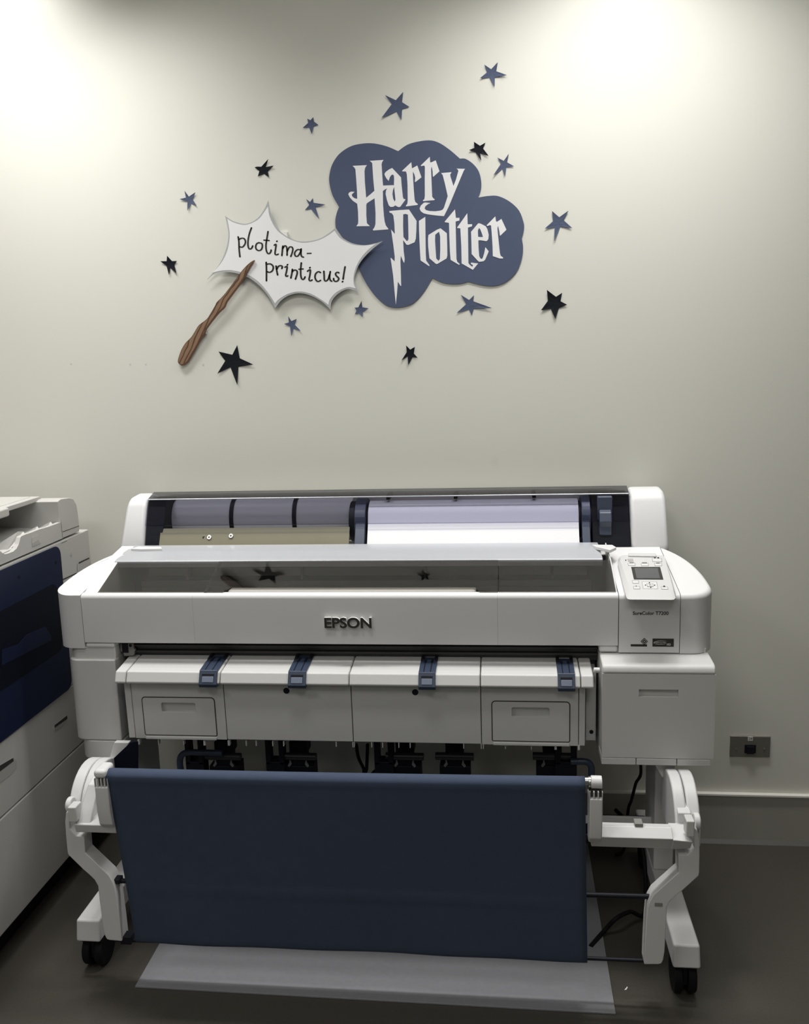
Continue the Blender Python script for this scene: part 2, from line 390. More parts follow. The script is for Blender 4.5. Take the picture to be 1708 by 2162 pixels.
LET = [
 (cH, [[(238,308),(600,290),(555,360),(540,440),(548,700),(582,1115),(690,1030),(790,940),(760,620),(735,240),(710,210),(670,182),(1022,158),(985,215),(972,270),(1000,700),(1010,808),(1275,797),(1275,830),(1110,880),(1060,905),(1005,945),(1010,1300),(1030,1560),(1050,1720),(1080,1820),(1142,1900),(1140,1918),(770,1945),(748,1928),(790,1870),(818,1780),(820,1500),(795,1130),(600,1255),(585,1300),(585,1560),(600,1760),(676,1835),(330,1838),(375,1780),(383,1700),(375,1450),(355,1270),(240,1190),(170,1110),(128,1030),(150,985),(200,962),(290,965),(240,1010),(215,1045),(240,1095),(290,1130),(355,1145),(350,950),(330,650),(310,400),(290,360)]]),
 (cH, [[(1045,510),(1080,460),(1160,400),(1240,362),(1465,600),(1480,800),(1510,1080),(1525,1140),(1580,1160),(1500,1270),(1450,1340),(1410,1355),(1370,1340),(1320,1310),(1270,1345),(1200,1350),(1155,1310),(1110,1180),(1075,1020),(1085,930),(1120,870),(1200,820),(1285,810),(1290,640),(1285,560),(1260,528),(1220,540),(1180,600),(1150,690),(1090,620),(1050,540)],
       [(1290,840),(1305,980),(1325,1165),(1305,1215),(1265,1140),(1248,1020),(1260,920)]]),
 (cR, [[(97,440),(305,245),(320,385),(440,320),(535,585),(400,692),(383,680),(395,600),(375,520),(340,455),(345,600),(360,850),(378,1080),(395,1140),(455,1190),(440,1210),(190,1240),(182,1222),(215,1185),(225,1100),(220,750),(205,520),(185,455),(110,452)]]),
 (cR, [[(518,320),(722,122),(730,250),(755,250),(855,203),(940,450),(800,575),(790,560),(785,450),(762,340),(750,400),(760,650),(770,900),(775,1020),(795,1050),(835,1085),(820,1100),(575,1122),(565,1105),(600,1075),(610,1000),(608,600),(612,360),(600,322),(530,335)]]),
 (cR, [[(980,490),(1210,470),(1195,500),(1180,520),(1190,580),(1255,780),(1310,640),(1365,440),(1350,410),(1320,390),(1515,395),(1485,440),(1350,760),(1150,1240),(1040,1460),(860,1445),(680,1420),(580,1395),(520,1350),(492,1290),(520,1220),(585,1160),(620,1152),(738,1165),(680,1190),(620,1240),(605,1290),(640,1325),(720,1345),(850,1350),(960,1335),(1010,1315),(1040,1270),(1125,1010),(1060,720),(1010,530),(985,505)]]),
 (cP, [[(115,150),(330,130),(505,120),(655,345),(650,550),(640,700),(615,770),(490,822),(455,815),(388,725),(400,950),(420,1100),(410,1180),(390,1150),(345,1035),(335,1150),(345,1420),(350,1635),(335,1630),(285,1550),(270,1750),(245,2005),(220,1760),(190,1420),(140,1085),(150,1078),(220,1150),(222,1050),(195,830),(150,515),(225,605),(215,400),(195,240),(165,195),(118,180)],
       [(390,215),(440,208),(485,222),(490,400),(495,700),(480,740),(460,745),(395,665),(388,450)]]),
 (cP, [[(702,345),(828,265),(832,600),(838,1000),(845,1130),(915,1230),(905,1243),(735,1130),(720,900),(705,550)]]),
 (cP, [[(890,625),(1060,520),(1130,492),(1255,590),(1262,800),(1265,1030),(1250,1090),(1065,1200),(1035,1195),(910,1085),(885,850),(882,690)],
       [(1025,620),(1100,560),(1122,650),(1125,900),(1118,1100),(1090,1138),(1045,1090),(1035,950),(1022,750)]]),
 (cT, [[(100,440),(350,140),(370,345),(458,345),(455,410),(365,435),(370,700),(380,1150),(385,1330),(405,1400),(465,1455),(448,1475),(245,1355),(228,1150),(212,700),(205,465),(105,450)]]),
 (cT, [[(400,580),(645,235),(655,500),(762,497),(758,550),(660,580),(665,900),(672,1430),(700,1470),(765,1522),(785,1480),(730,1450),(735,1420),(905,1440),(780,1595),(510,1440),(500,1000),(478,600),(405,588)]]),
 (cT, [[(735,680),(910,475),(960,482),(1085,545),(1125,610),(1160,750),(1150,860),(1110,905),(940,882),(910,890),(915,1050),(930,1260),(960,1320),(990,1335),(1015,1310),(1050,1200),(1080,1050),(1160,1150),(1075,1350),(1030,1390),(930,1400),(890,1370),(750,1215),(745,1000),(738,760)],
       [(900,650),(925,592),(950,610),(985,690),(1022,805),(960,808),(905,800)]]),
 (cT, [[(1112,520),(1318,310),(1335,430),(1360,440),(1465,372),(1585,630),(1440,775),(1425,765),(1415,680),(1385,535),(1370,600),(1385,780),(1410,1020),(1430,1200),(1450,1260),(1505,1295),(1500,1322),(1420,1320),(1258,1265),(1250,1000),(1230,700),(1215,530),(1190,520),(1120,545)]]),
]
for i, (c, lps) in enumerate(LET):
    MB().loops(cut(lps, c), on_wall(.003), .0005 + .00002*i).build('title_letter', M['whitepaper'], cl, smooth=False)

# white burst sign with grey border, stood off the wall on pads
c2 = crop(320, 400, 3.416)
BURST = [
 [(540,195),(600,233),(690,252),(770,215),(820,150)],
 [(850,85),(875,205),(930,300),(1020,362),(1100,380),(1200,365),(1270,330)],
 [(1328,285),(1375,345),(1450,390),(1540,405),(1620,392)],
 [(1672,375),(1580,450),(1510,530),(1475,610),(1468,670)],
 [(1494,738),(1420,720),(1350,755),(1305,810)],
 [(1297,870),(1240,815),(1160,770),(1080,750),(1000,765),(940,805)],
 [(900,860),(850,770),(780,690),(700,635),(600,602),(520,600),(460,612)],
 [(412,652),(500,540),(545,440),(565,340),(557,265)]]
bpx = arcs(BURST, 8)
bw = [W(*c2(p)) for p in bpx]
BI = [[(556,217),(610,246),(690,260),(775,224),(822,168)],[(848,128),(862,205),(908,292),(965,340),(1020,370),(1100,389),(1200,374),(1270,342)],[(1326,302),(1370,358),(1450,400),(1530,410),(1590,403)],
 [(1626,394),(1560,447),(1500,522),(1466,610),(1463,680)],[(1478,716),(1418,708),(1342,742),(1293,795)],[(1282,834),(1235,800),(1160,757),(1080,739),(1000,752),(932,790)],
 [(899,824),(850,748),(780,668),(700,617),(600,588),(520,588)],[(450,604),(515,530),(558,440),(574,340),(566,265)]]
bi = [W(*c2(p)) for p in arcs(BI, 8)]
bc = ony(620, 540, 0)
bs = thing('burst_sign', (bc.x, 0, bc.z), 'white spiky speech burst sign with grey edge and black handwriting', 'sign')
MB().loops([bw], on_wall(.0115), .002).build('burst_border', M['greypaper'], bs, smooth=False)
MB().loops([bi], on_wall(.0135), .0004).build('burst_face', M['whitepaper'], bs, smooth=False)
for px, py in ((520, 545), (600, 500), (600, 610), (690, 520), (700, 610)):
    u, v = W(px, py); MB().box(u-.012, u+.012, -.0115, -.0002, v-.012, v+.012).build('mounting_pad', M['label'], bs)
def strokes(lst, c, wpx, off):
    mb = MB()
    for st in lst:
        pts = [W(*c(p)) for p in st]
        r = wpx/2/c_scale(c)
        if len(pts) > 2:
            cs = catmull([Vector((*p, 0)) for p in pts], 6, closed=False); pts = [(q.x, q.y) for q in cs]
        left = []; rightp = []
        n = len(pts)
        for i, p in enumerate(pts):
            a, b = Vector(pts[max(i-1, 0)]), Vector(pts[min(i+1, n-1)]); d = (b-a)
            d = d.normalized() if d.length > 1e-9 else Vector((1, 0)); nn = Vector((-d.y, d.x))
            # pen: downstrokes thicker than upstrokes and cross strokes
            w = r*(.72+.40*abs(d.y)) if n > 1 else r
            left.append(Vector(p)+nn*w); rightp.append(Vector(p)-nn*w)
        vs = [(q.x, -off, q.y) for q in left+rightp]
        mb.add(vs, [(i, i+1, n+i+1, n+i) for i in range(n-1)])
        for e in (0, n-1):
            w = (left[e]-rightp[e]).length/2; p = pts[e]
            mb.add([(p[0]+w*math.cos(t*math.pi/6), -off, p[1]+w*math.sin(t*math.pi/6)) for t in range(12)], [tuple(range(12))])
    return mb
def c_scale(c):                                  # crop pixels per metre on the wall
    a, b = W(*c((0, 0))), W(*c((100, 0))); return 100/math.hypot(a[0]-b[0], a[1]-b[1])
h1 = crop(490, 470, 9.489); h2 = crop(550, 540, 8.54)
T1 = [[(150,300),(165,400),(170,550),(185,690)],[(165,350),(215,325),(270,335),(295,390),(280,450),(235,500),(180,495)],
 [(415,120),(375,230),(350,350),(345,450),(360,520),(390,540),(420,520),(440,480)],[(565,415),(620,430),(632,490),(610,550),(560,570),(510,540),(500,480),(525,430),(565,413)],
 [(745,195),(725,320),(705,450),(710,560),(735,620),(765,632),(795,605),(808,562)],[(662,362),(770,370)],
 [(868,462),(905,450),(895,540),(885,630),(910,655),(950,642)],[(916,388),(928,382)],
 [(1040,485),(1030,580),(1022,665)],[(1038,530),(1075,478),(1110,492),(1125,560),(1125,660)],[(1128,580),(1170,505),(1215,500),(1240,540),(1225,620),(1200,685)],
 [(1400,560),(1340,550),(1290,590),(1275,640),(1300,685),(1350,670),(1400,580)],[(1405,540),(1402,640),(1420,690),(1455,702)],[(1525,628),(1605,625)]]
T2 = [[(125,130),(130,250),(130,455)],[(140,160),(200,155),(250,200),(240,270),(190,305),(145,295)],[(303,195),(315,280),(330,350)],[(315,250),(345,200),(385,185),(415,205),(405,235)],
 [(460,215),(500,205),(490,290),(475,355),(490,378),(515,368)],[(503,174),(512,167)],[(595,255),(585,330),(568,405)],[(595,290),(635,265),(675,280),(680,330),(650,425)],
 [(755,140),(745,240),(745,350),(760,415),(785,435),(810,415),(822,390)],[(710,250),(790,245)],[(865,285),(915,262),(910,350),(895,430),(915,458),(950,443)],[(905,226),(914,219)],
 [(1100,310),(1060,295),(1015,330),(1000,390),(1020,445),(1055,470),(1102,450)],[(1160,290),(1165,370),(1170,440),(1195,462),(1235,430),(1262,350)],[(1275,295),(1262,380),(1275,445),(1302,465)],
 [(1430,315),(1400,305),(1370,330),(1385,370),(1425,410),(1415,450),(1375,470),(1340,450),(1335,420)],[(1540,210),(1522,310),(1505,425)],[(1490,476),(1500,470)]]
strokes(T1, h1, 31, .0143).build('handwriting', M['marker'], bs, smooth=False)
strokes(T2, h2, 29, .0143).build('handwriting', M['marker'], bs, smooth=False)

# printed wand, tip laid over the burst sign
c3 = crop(370, 540, 9.011)
WAND = [(1548,100),(1480,125),(1380,210),(1290,310),(1180,460),(1060,620),(940,770),(820,890),(790,950),(700,1100),(625,1210),(480,1320),(400,1440),(330,1550),(220,1660),(140,1790),(90,1920),(70,2000),(80,2040),(120,2080),(150,2090),(210,2070),(275,2010),(310,1950),(400,1800),(480,1660),(560,1540),(605,1460),(625,1400),(760,1220),(880,1080),(975,990),(1020,890),(1130,740),(1260,570),(1380,380),(1470,220)]
wp = [(p.x, p.y) for p in catmull([Vector((*p, 0)) for p in WAND], 3, closed=True)]
def lean(u, v): return .006+.010*max(0, min(1, (v-ony(400, 765, 0).z)/(ony(540, 555, 0).z-ony(400, 765, 0).z)))
wl = [W(*c3(p)) for p in wp]; wi = [W(*c3((q[0]-9, q[1]-5))) for q in inset(wp, 20)]
wc = ony(460, 660, 0)
wa = thing('wand_cutout', (wc.x, 0, wc.z), 'brown printed wooden wand cut-out slanting up to the burst sign', 'wand')
MB().loops([wl], lambda u, v, w: (u, -lean(u, v)-w, v), .003).build('wand_edge', M['wandedge'], wa, smooth=False)
u, v = W(432, 700); MB().box(u-.007, u+.007, -.0085, .0002, v-.007, v+.007).build('mounting_pad', M['label'], wa)
MB().loops([wi], lambda u, v, w: (u, -lean(u, v)-.003-w, v), .0003).build('wand_face', M['wood'], wa, smooth=False)

# data outlet
oc = ony(1582, 1578, 0)
ou = thing('data_outlet', (oc.x, 0, oc.z), 'small grey metal data outlet plate on the wall above the baseboard', 'outlet')
a = ony(1541, 1556, 0); b = ony(1624, 1601, 0); ox0, ox1, oz1, oz0 = a.x, b.x, .3425, .276
MB().box(ox0, ox1, -.006, 0, oz0, oz1).build('outlet_plate', M['plate'], ou, bevel=.002)
j0 = ony(1571, 1570, 0); j1 = ony(1594, 1588, 0)
MB().box(j0.x, j1.x, -.009, -.006, j1.z, j0.z).box(j0.x+.006, j1.x-.006, -.013, -.009, j1.z-.001, j0.z-.004).build('jack', M['black'], ou, bevel=.001)
for px, py in ((1553, 1579), (1613, 1580)):
    u, v = W(px, py); MB().cyl((u, -.006, v), (u, -.0075, v), .0028, 12).build('screw', M['steel'], ou)
l0 = ony(1578, 1553, 0); l1 = ony(1588, 1562, 0)
MB().box(l0.x, l1.x, -.0068, -.006, l1.z, l0.z).build('outlet_tag', M['label'], ou, smooth=False)
text('24', l0.x+.002, l1.x-.002, (l0.z+l1.z)/2, -.0068, 'tag_print', M['ink'], ou, .0001)
# ------------------------------------------------------------------ wide format printer
PR = thing('wide_format_printer', (-.32, -.40, 0), 'large white and grey floor standing roll printer with navy catch basket on castors', 'printer')
YF = -.50                                        # plane of the front cover
CS = .172
def capz(y): return .914+(y+.5)*CS
GT = math.tan(math.radians(19.4))
def gz(y): return .917+(y+.488)*GT
GN = (0, -math.sin(math.radians(19.4)), math.cos(math.radians(19.4)))
def ong(px, py, off=0): return on(px, py, (0, -.488+off*GN[1], .917+off*GN[2]), GN)
CN = (0, -math.sin(math.atan(CS)), math.cos(math.atan(CS)))
def onc(px, py, off=0): return on(px, py, (0, -.5+off*CN[1], .914+off*CN[2]), CN)
XL = ony(170, 1265, YF).x; XR0 = ony(1306.5, 1266, YF).x; XR1 = ony(1437, 1268, YF).x
HL, HR = -1.166, .494
def rounded(x0, x1, y0, y1, rl, rr, n=8):
    """plan outline, front corners (low y) rounded by rl / rr"""
    o = []
    for i in range(n+1):
        t = math.pi/2*i/n; o.append((x0+rl-rl*math.cos(t), y0+rl-rl*math.sin(t)))
    for i in range(n+1):
        t = math.pi/2*i/n; o.append((x1-rr+rr*math.sin(t), y0+rr-rr*math.cos(t)))
    return o+[(x1, y1), (x0, y1)]
def loft(mb, plan, zt, zb):
    return mb.hull([(x, y, zb) for x, y in plan], [(x, y, zt(y)) for x, y in plan])
ZB = ony(220, 1369, YF).z
# end caps, control section
def cap_plan(xo, xi, xb, yb_=-.20, r=.052):
    # front outer corner round, side tapering to the back, back corner round
    s = 1 if xo < xi else -1; o = []
    for i in range(9):
        t = math.pi/2*i/8; o.append((xo+s*(r-r*math.cos(t)), YF+r-r*math.sin(t)))
    o += [(xi, YF), (xi, yb_)]
    a, k, b = Vector((xb, yb_, 0)), Vector((xo, -.285, 0)), Vector((xo, YF+r, 0))
    for i in range(13):
        t = i/13; p = a*(1-t)**2+k*(2*t*(1-t))+b*t*t; o.append((p.x, p.y))
    return o
def topside(xi): return lambda a, b: not (abs(a.x-xi) < 1e-4 and abs(b.x-xi) < 1e-4) and abs(a.z-b.z) < .2*max((a-b).length, 1e-6) and min(a.z, b.z) > .86
loft(MB(), cap_plan(HL, XL-.0008, -1.085), capz, ZB).build('end_cap', M['white'], PR, bevel=.012, seg=5, only=topside(XL-.0008))
loft(MB(), cap_plan(HR, XR1+.0008, .421), capz, ony(1460, 1380, YF).z).build('end_cap', M['white'], PR, bevel=.012, seg=5, only=topside(XR1+.0008))
ctl = loft(MB(), [(XR0+.001, YF), (XR1-.0008, YF), (XR1-.0008, -.20), (XR0+.001, -.20)], capz, ony(1370, 1378, YF).z).build('control_housing', M['white'], PR, bevel=.012, seg=5, only=lambda a, b: abs(a.x-b.x) > .05 and a.z > .86 and a.y < -.4)
# strips that return under the front cover
zc = ony(200, 1357.5, YF).z
MB().box(XL+.0005, ony(241, 1362, YF).x, YF+.0015, -.42, ZB, zc-.001).build('lower_trim', M['white'], PR, bevel=.006)
MB().box(ony(1265, 1365, YF).x, XR0-.0005, YF+.0015, -.42, ony(1285, 1378, YF).z, ony(1285, 1364, YF).z).build('lower_trim', M['white'], PR, bevel=.006)
# front cover in three close-fitting lengths
fc = [(-.4985, zc), (-.50, zc+.0015)]+[(-.488-.012*math.cos(t), .9045+.012*math.sin(t)) for t in [math.pi/2*i/7 for i in range(8)]]+[(-.478, .9165), (-.478, .90), (-.486, .895), (-.486, zc)]
sx = [XL+.0008, ony(408, 1300, YF).x, ony(1050.5, 1300, YF).x, XR0-.001]
covers = []
for i in range(3):
    covers.append(MB().prism_x(fc, sx[i]+(.00016 if i else 0), sx[i+1]-(.00016 if i < 2 else 0)).build('front_cover_panel', M['white'], PR))
e0 = ony(685.5, 1312, YF-.004); e1 = ony(785, 1312, YF-.004)
text('EPSON', e0.x, e1.x, (ony(735, 1303, YF-.004).z+ony(735, 1325, YF-.004).z)/2, YF, 'emblem', [M['emblem'], M['emblem_side']], covers[1], .0045, .030,
     capx=ony(735, 1303, YF-.004).z-ony(735, 1325.5, YF-.004).z)
# window frame strips, tinted panes, bay behind them
yb = ong(740, 1184.5).y
for x0, x1 in ((XL+.0008, ong(203, 1253).x), (ong(1302, 1253).x, XR0-.001)):
    MB().hull([(x0, y, z) for y, z in ((-.478, .80), (-.478, .9165), (yb, gz(yb)), (-.23, .985), (-.23, .80))],
              [(x1, y, z) for y, z in ((-.478, .80), (-.478, .9165), (yb, gz(yb)), (-.23, .985), (-.23, .80))]).build('window_frame', M['white'], PR, bevel=.002)
gx = [ong(203, 1253).x, ong(429, 1254).x, ong(1052, 1254).x, ong(1302, 1253).x]
def pane(poly, off, t=.0025):
    n = Vector(GN)
    a = [(x, y, gz(y)) for x, y in poly]
    lo = [Vector(p)+n*off for p in a]; hi = [Vector(p)+n*(off+t) for p in a]
    return MB().hull(lo, hi)
ye = -.4865
pane([(gx[0]+.001, ye), (gx[1]+.006, ye), (gx[1]+.006, yb), (gx[0]+.001, yb)], -.0036).build('window_pane', M['tinted'], PR, smooth=False)
n0 = ong(480, 1243); n1 = ong(1006, 1243)
mid = [(gx[1], ye), (n0.x-.008, ye), (n0.x-.003, ye+.010), (n0.x, n0.y-.006), (n0.x+.010, n0.y), (n1.x-.010, n1.y), (n1.x, n1.y-.006), (n1.x+.003, ye+.010), (n1.x+.008, ye), (gx[2]-.0008, ye), (gx[2]-.0008, yb), (gx[1], yb)]
pane(mid, -.0008).build('window_pane', M['tinted'], PR, smooth=False)
pane([(gx[2]+.0008, ye), (gx[3]-.001, ye), (gx[3]-.001, yb), (gx[2]+.0008, yb)], -.0036).build('window_pane', M['tinted'], PR, smooth=False)
bay = MB().box(gx[0], gx[3], -.478, -.24, .84, .855).box(gx[0], gx[3], -.252, -.24, .855, .955).build('carriage_bay', M['inner_dk'], PR, smooth=False)
MB().box(gx[0]+.03, gx[3]-.03, -.475, -.435, .855, .905).build('platen', M['inner_lt'], bay, bevel=.003)
MB().box(gx[0]+.03, gx[3]-.03, -.435, -.42, .855, .875).build('platen_step', M['inner'], bay, bevel=.003)
MB().box(gx[0]+.04, gx[3]-.04, -.300, -.252, .87, .884).box(gx[0]+.04, gx[3]-.04, -.300, -.292, .884, .900).build('carriage_rail', M['inner'], bay, bevel=.002)
MB().box(gx[0]+.05, gx[3]-.05, -.262, -.252, .905, .928).build('timing_strip', M['inner_lt'], bay, smooth=False)
for px in (370, 620, 890, 1170):
    q = ong(px, 1195); MB().box(q.x-.003, q.x+.003, -.285, -.252, .90, .955).build('bay_rib', M['inner'], bay, smooth=False)
q = ong(688, 1249); MB().box(q.x-.006, q.x+.006, -.4775, -.462, .872, .9135).build('latch_post', M['dark'], bay, smooth=False)
# white guide seen through the notch of the middle pane
MB().box(n0.x+.002, n1.x-.002, -.474, -.440, .872, .9185).build('notch_guide', M['inner_lt'], bay, bevel=.003)
# silver hinge bar above the window
sb = [(yb-.001, gz(yb)-.008), (yb-.001, gz(yb)+.002), (yb+.012, gz(yb)+.006), (-.300, .9735), (-.288, .9795), (-.215, .983), (-.215, .95), (yb-.001, .95)]
MB().prism_x(sb, XL+.030, XR0-.022).build('hinge_bar', M['silver'], PR, bevel=.002)
# raised white lips at both ends of the bar
for pts in ([(276, 1159), (292, 1154.5), (340, 1154.5), (342, 1159), (298, 1160)], [(1250, 1150.5), (1293, 1151), (1301, 1156), (1288, 1162), (1272, 1158), (1258, 1155)]):
    lp = [onz(px, py, .986) for px, py in pts]
    MB().hull([(p.x, p.y, .979) for p in lp], [(p.x, p.y, .987) for p in lp]).build('hinge_lip', M['white'], PR, bevel=.001)
# rear housing and inner body
MB().box(-1.095, .425, -.235, -.035, .60, .955).build('rear_housing', M['body'], PR, bevel=.01)
MB().box(-1.02, .22, -.44, -.235, .58, .795).build('chassis', M['dark'], PR, smooth=False)

# ---- roll cover on top
RX0, RX1 = -1.032, .3365
zr = .975
for x0, x1, n in ((-1.108, RX0-.001, 'cover_tower'), (RX1+.001, .438, 'cover_tower')):
    prof = [(-.20, zr-.03), (-.20, zr), (-.163, 1.085), (-.150, 1.100), (-.135, 1.110), (-.085, 1.113), (-.04, 1.100), (-.035, zr-.03)]
    k = .022
    if x0 < -1:
        a = [(x0+max(0, (z-zr))/.14*.018, y, z) for y, z in prof]; b = [(x1, y, z) for y, z in prof]
    else:
        a = [(x0, y, z) for y, z in prof]; b = [(x1-max(0, (z-zr))/.14*.006, y, z) for y, z in prof]
    MB().hull(a, b).build(n, M['white'], PR, bevel=.014, seg=5)
rc = MB().prism_x([(-.150, 1.1045), (-.098, 1.1185), (-.05, 1.110), (-.05, 1.106), (-.098, 1.1145), (-.146, 1.1015)], RX0, RX1).build('roll_cover', M['topstrip'], PR, bevel=.001)
MB().cyl((RX0+.002, -.1505, 1.1045), (RX1-.002, -.1505, 1.1045), .0017, 10).build('ridge_highlight', M['silver'], rc)  # thin silver rod added to draw the highlight along the ridge
MB().prism_x([(-.150, 1.1045), (-.146, 1.1015), (-.1845, 1.0325), (-.1885, 1.0345)], RX0+.002, RX1-.002).build('cover_window', M['smoke'], rc, smooth=False)
MB().prism_x([(-.189, 1.0355), (-.1865, 1.0355), (-.1865, 1.0335), (-.189, 1.0335)], RX0+.02, RX1-.02).build('cover_lip', M['smoke'], rc, smooth=False)
# back wall of the roll compartment, ribs, black ends
rb = [(-.060+.028*math.cos(t), 1.045+.062*math.sin(t)) for t in [math.radians(q) for q in range(90, 271, 15)]]
cb = MB().box(RX0+.03, RX1-.03, -.048, -.040, .96, 1.105).build('compartment_back', M['inner_lt'], PR, smooth=False)
gl = MB(); gl.prism_x([(-.060-.050*math.sin(math.pi*i/12), 1.030+.058*math.cos(math.pi*i/12)) for i in range(13)], RX0+.035, ony(742, 1100, -.11).x).build('guide_shell', M['white'], PR, ang=60)
for px in (487, 620):
    x = ony(px, 1080, -.11).x
    MB().prism_x([(-.060-.053*math.sin(math.pi*i/12), 1.030+.061*math.cos(math.pi*i/12)) for i in range(13)], x-.006, x+.006).build('guide_rib', M['black'], PR, ang=60)
for px in (822, 963, 1127):
    x = ony(px, 1056, -.10).x
    MB().box(x-.005, x+.005, -.13, -.06, 1.092, 1.104).build('cover_rib', M['black'], PR, smooth=False)
zp = ony(560, 1114, -.178)
pl = MB().prism_x([(-.206, .970), (-.177, 1.023), (-.173, 1.023), (-.200, .970)], RX0+.045, ony(737, 1130, -.19).x).build('front_plate', M['beige'], PR, smooth=False)
for px, py in ((442, 1135), (488, 1132)):
    q = on(px, py, (0, -.206, .970), (0, -.062, .034)); d = Vector((0, -.062, .034)).normalized()
    MB().cyl(q-d*.001, q+d*.0035, .0068, 20).build('plate_screw', M['steel'], pl, bevel=.001)
    MB().cyl(q+d*.0035, q+d*.0038, .0028, 6).build('screw_socket', M['dark'], pl)
q = on(429, 1136, (0, -.206, .970), (0, -.062, .034)); MB().box(q.x-.0012, q.x+.0012, q.y-.001, q.y+.002, q.z-.004, q.z+.004).box(q.x, q.x+.004, q.y+.001, q.y+.003, q.z+.003, q.z+.0045).build('plate_mark', M['ink'], pl, smooth=False)
tm = MB()
for i in range(56):
    x = RX0+.06+i*.0102; tm.box(x, x+.004, -.209, -.203, .9695, .9745)
tm.build('feed_teeth', M['dark'], pl, smooth=False)
MB().prism_x([(-.199, .955), (-.199, .970), (-.176, 1.03), (-.140, 1.1005), (-.06, 1.1), (-.06, .955)], RX0+.001, ony(344, 1130, -.185).x).build('compartment_end', M['black'], PR, bevel=.002)
MB().prism_x([(-.199, .955), (-.199, .970), (-.150, 1.06), (-.132, 1.098), (-.06, 1.1), (-.06, .955)], ony(1251, 1130, -.185).x, RX1-.001).build('compartment_end', M['black'], PR, bevel=.002)
# lock lever on the right end
x0, x1 = ony(1266, 1090, -.19).x, ony(1292, 1090, -.19).x
lv = MB().prism_x([(-.150, 1.075), (-.176, 1.062), (-.184, 1.058), (-.193, 1.034), (-.186, 1.020), (-.190, .998), (-.180, .992), (-.160, .995)], x0, x1).build('lock_lever', M['slate'], PR, bevel=.003)
MB().box(x0-.004, x1+.003, -.172, -.150, 1.035, 1.10).build('lever_mount', M['slate'], PR, bevel=.003)
# flanges of the roll (blue)
def flange(pxa, pxb, m, r0=.064, name='roll_flange', yc=-.112, zc_=1.028):
    a, b = ony(pxa, 1110, -.17).x, ony(pxb, 1110, -.17).x
    return MB().cyl((a, yc, zc_), (b, yc, zc_), r0, 40).build(name, m, None, bevel=.002)

# ---- paper roll (rests in the compartment)
rx0, rx1 = ony(777, 1110, -.17).x, ony(1222, 1110, -.17).x
rollc = Vector(((rx0+rx1)/2, -.112, 1.028))
RO = thing('paper_roll', rollc, 'white paper roll between blue flanges under the smoky cover of the printer', 'paper roll')
R = .058
prof = [(rollc.y+R*math.cos(t), rollc.z+R*math.sin(t)) for t in [math.radians(a) for a in range(-150, 211, 10)]]
MB().cyl((rx0, rollc.y, rollc.z), (rx1, rollc.y, rollc.z), R, 48).build('paper', M['paper'], RO, ang=60)
ta = math.radians(150.6)
p0 = (rollc.y+R*math.cos(ta), rollc.z+R*math.sin(ta))
MB().prism_x([p0, (-.2125, .968), (-.2115, .968), (p0[0]+.001, p0[1])], rx0+.001, rx1-.001).build('paper_leader', M['paper'], RO, smooth=False)
for pa, pb, mm, rr in ((749, 772, 'slate', .0665), (736, 749, 'black', .058), (772, 777, 'black', .050), (1223, 1228, 'black', .052), (1228, 1247, 'slate', .0665), (1247, 1262, 'black', .048)):
    o = flange(pa, pb, M[mm], rr, 'roll_flange'); o.parent = RO; o.matrix_parent_inverse = Matrix.Translation(-RO.location)
for pa, pb in ((750, 771), (1229, 1246)):
    a, b = ony(pa, 1140, -.19).x, ony(pb, 1140, -.19).x
    MB().prism_x([(-.160, 1.06), (-.172, 1.045), (-.2135, .975), (-.2075, .972), (-.150, 1.02)], a, b).build('flange_foot', M['slate'], RO, bevel=.002)

# ---- control panel on the right
def K(p, off): return onc(1225+p[0]/7.591, 1140+p[1]/7.591, off)
def slab(loop, o0, o1, name, m, parent, bevel=0, top=None):
    lo = [K(p, o1) for p in loop]; n = Vector(CN)
    if top: hi = [K(p, o1) for p in top]
    else: hi = lo
    return MB().hull([v-n*(o1-o0) for v in lo], hi).build(name, m, parent, bevel=bevel, seg=3)
OUT = [(605,330),(612,280),(640,245),(690,232),(1320,238),(1355,255),(1375,290),(1528,820),(1532,880),(1505,905),(1460,910),(800,905),(760,895),(738,860)]
TOP = [(640,330),(645,280),(665,250),(700,240),(1310,246),(1340,260),(1358,290),(1492,790),(1490,800),(1470,812),(1440,815),(860,808),(820,800),(795,780)]
cp = slab([(p[0], p[1]+12) for p in OUT], 0, .010, 'control_panel', M['panel'], PR, bevel=.0025)
slab(OUT, .010, .018, 'panel_rim', M['panel'], cp, 0, TOP)
slab([(770,205),(1210,208),(1225,258),(770,250)], 0, .022, 'panel_hinge', M['panel'], cp, .002)
slab([(815,430),(1280,430),(1335,635),(860,632)], .0175, .0186, 'display_bezel', M['bezel'], cp, .0006)
slab([(870,450),(1240,450),(1280,615),(905,615)], .018, .0189, 'display', M['screen'], cp)
slab([(755,300),(845,297),(853,340),(768,341)], .0175, .0192, 'power_button', M['powerb'], cp, .0006)
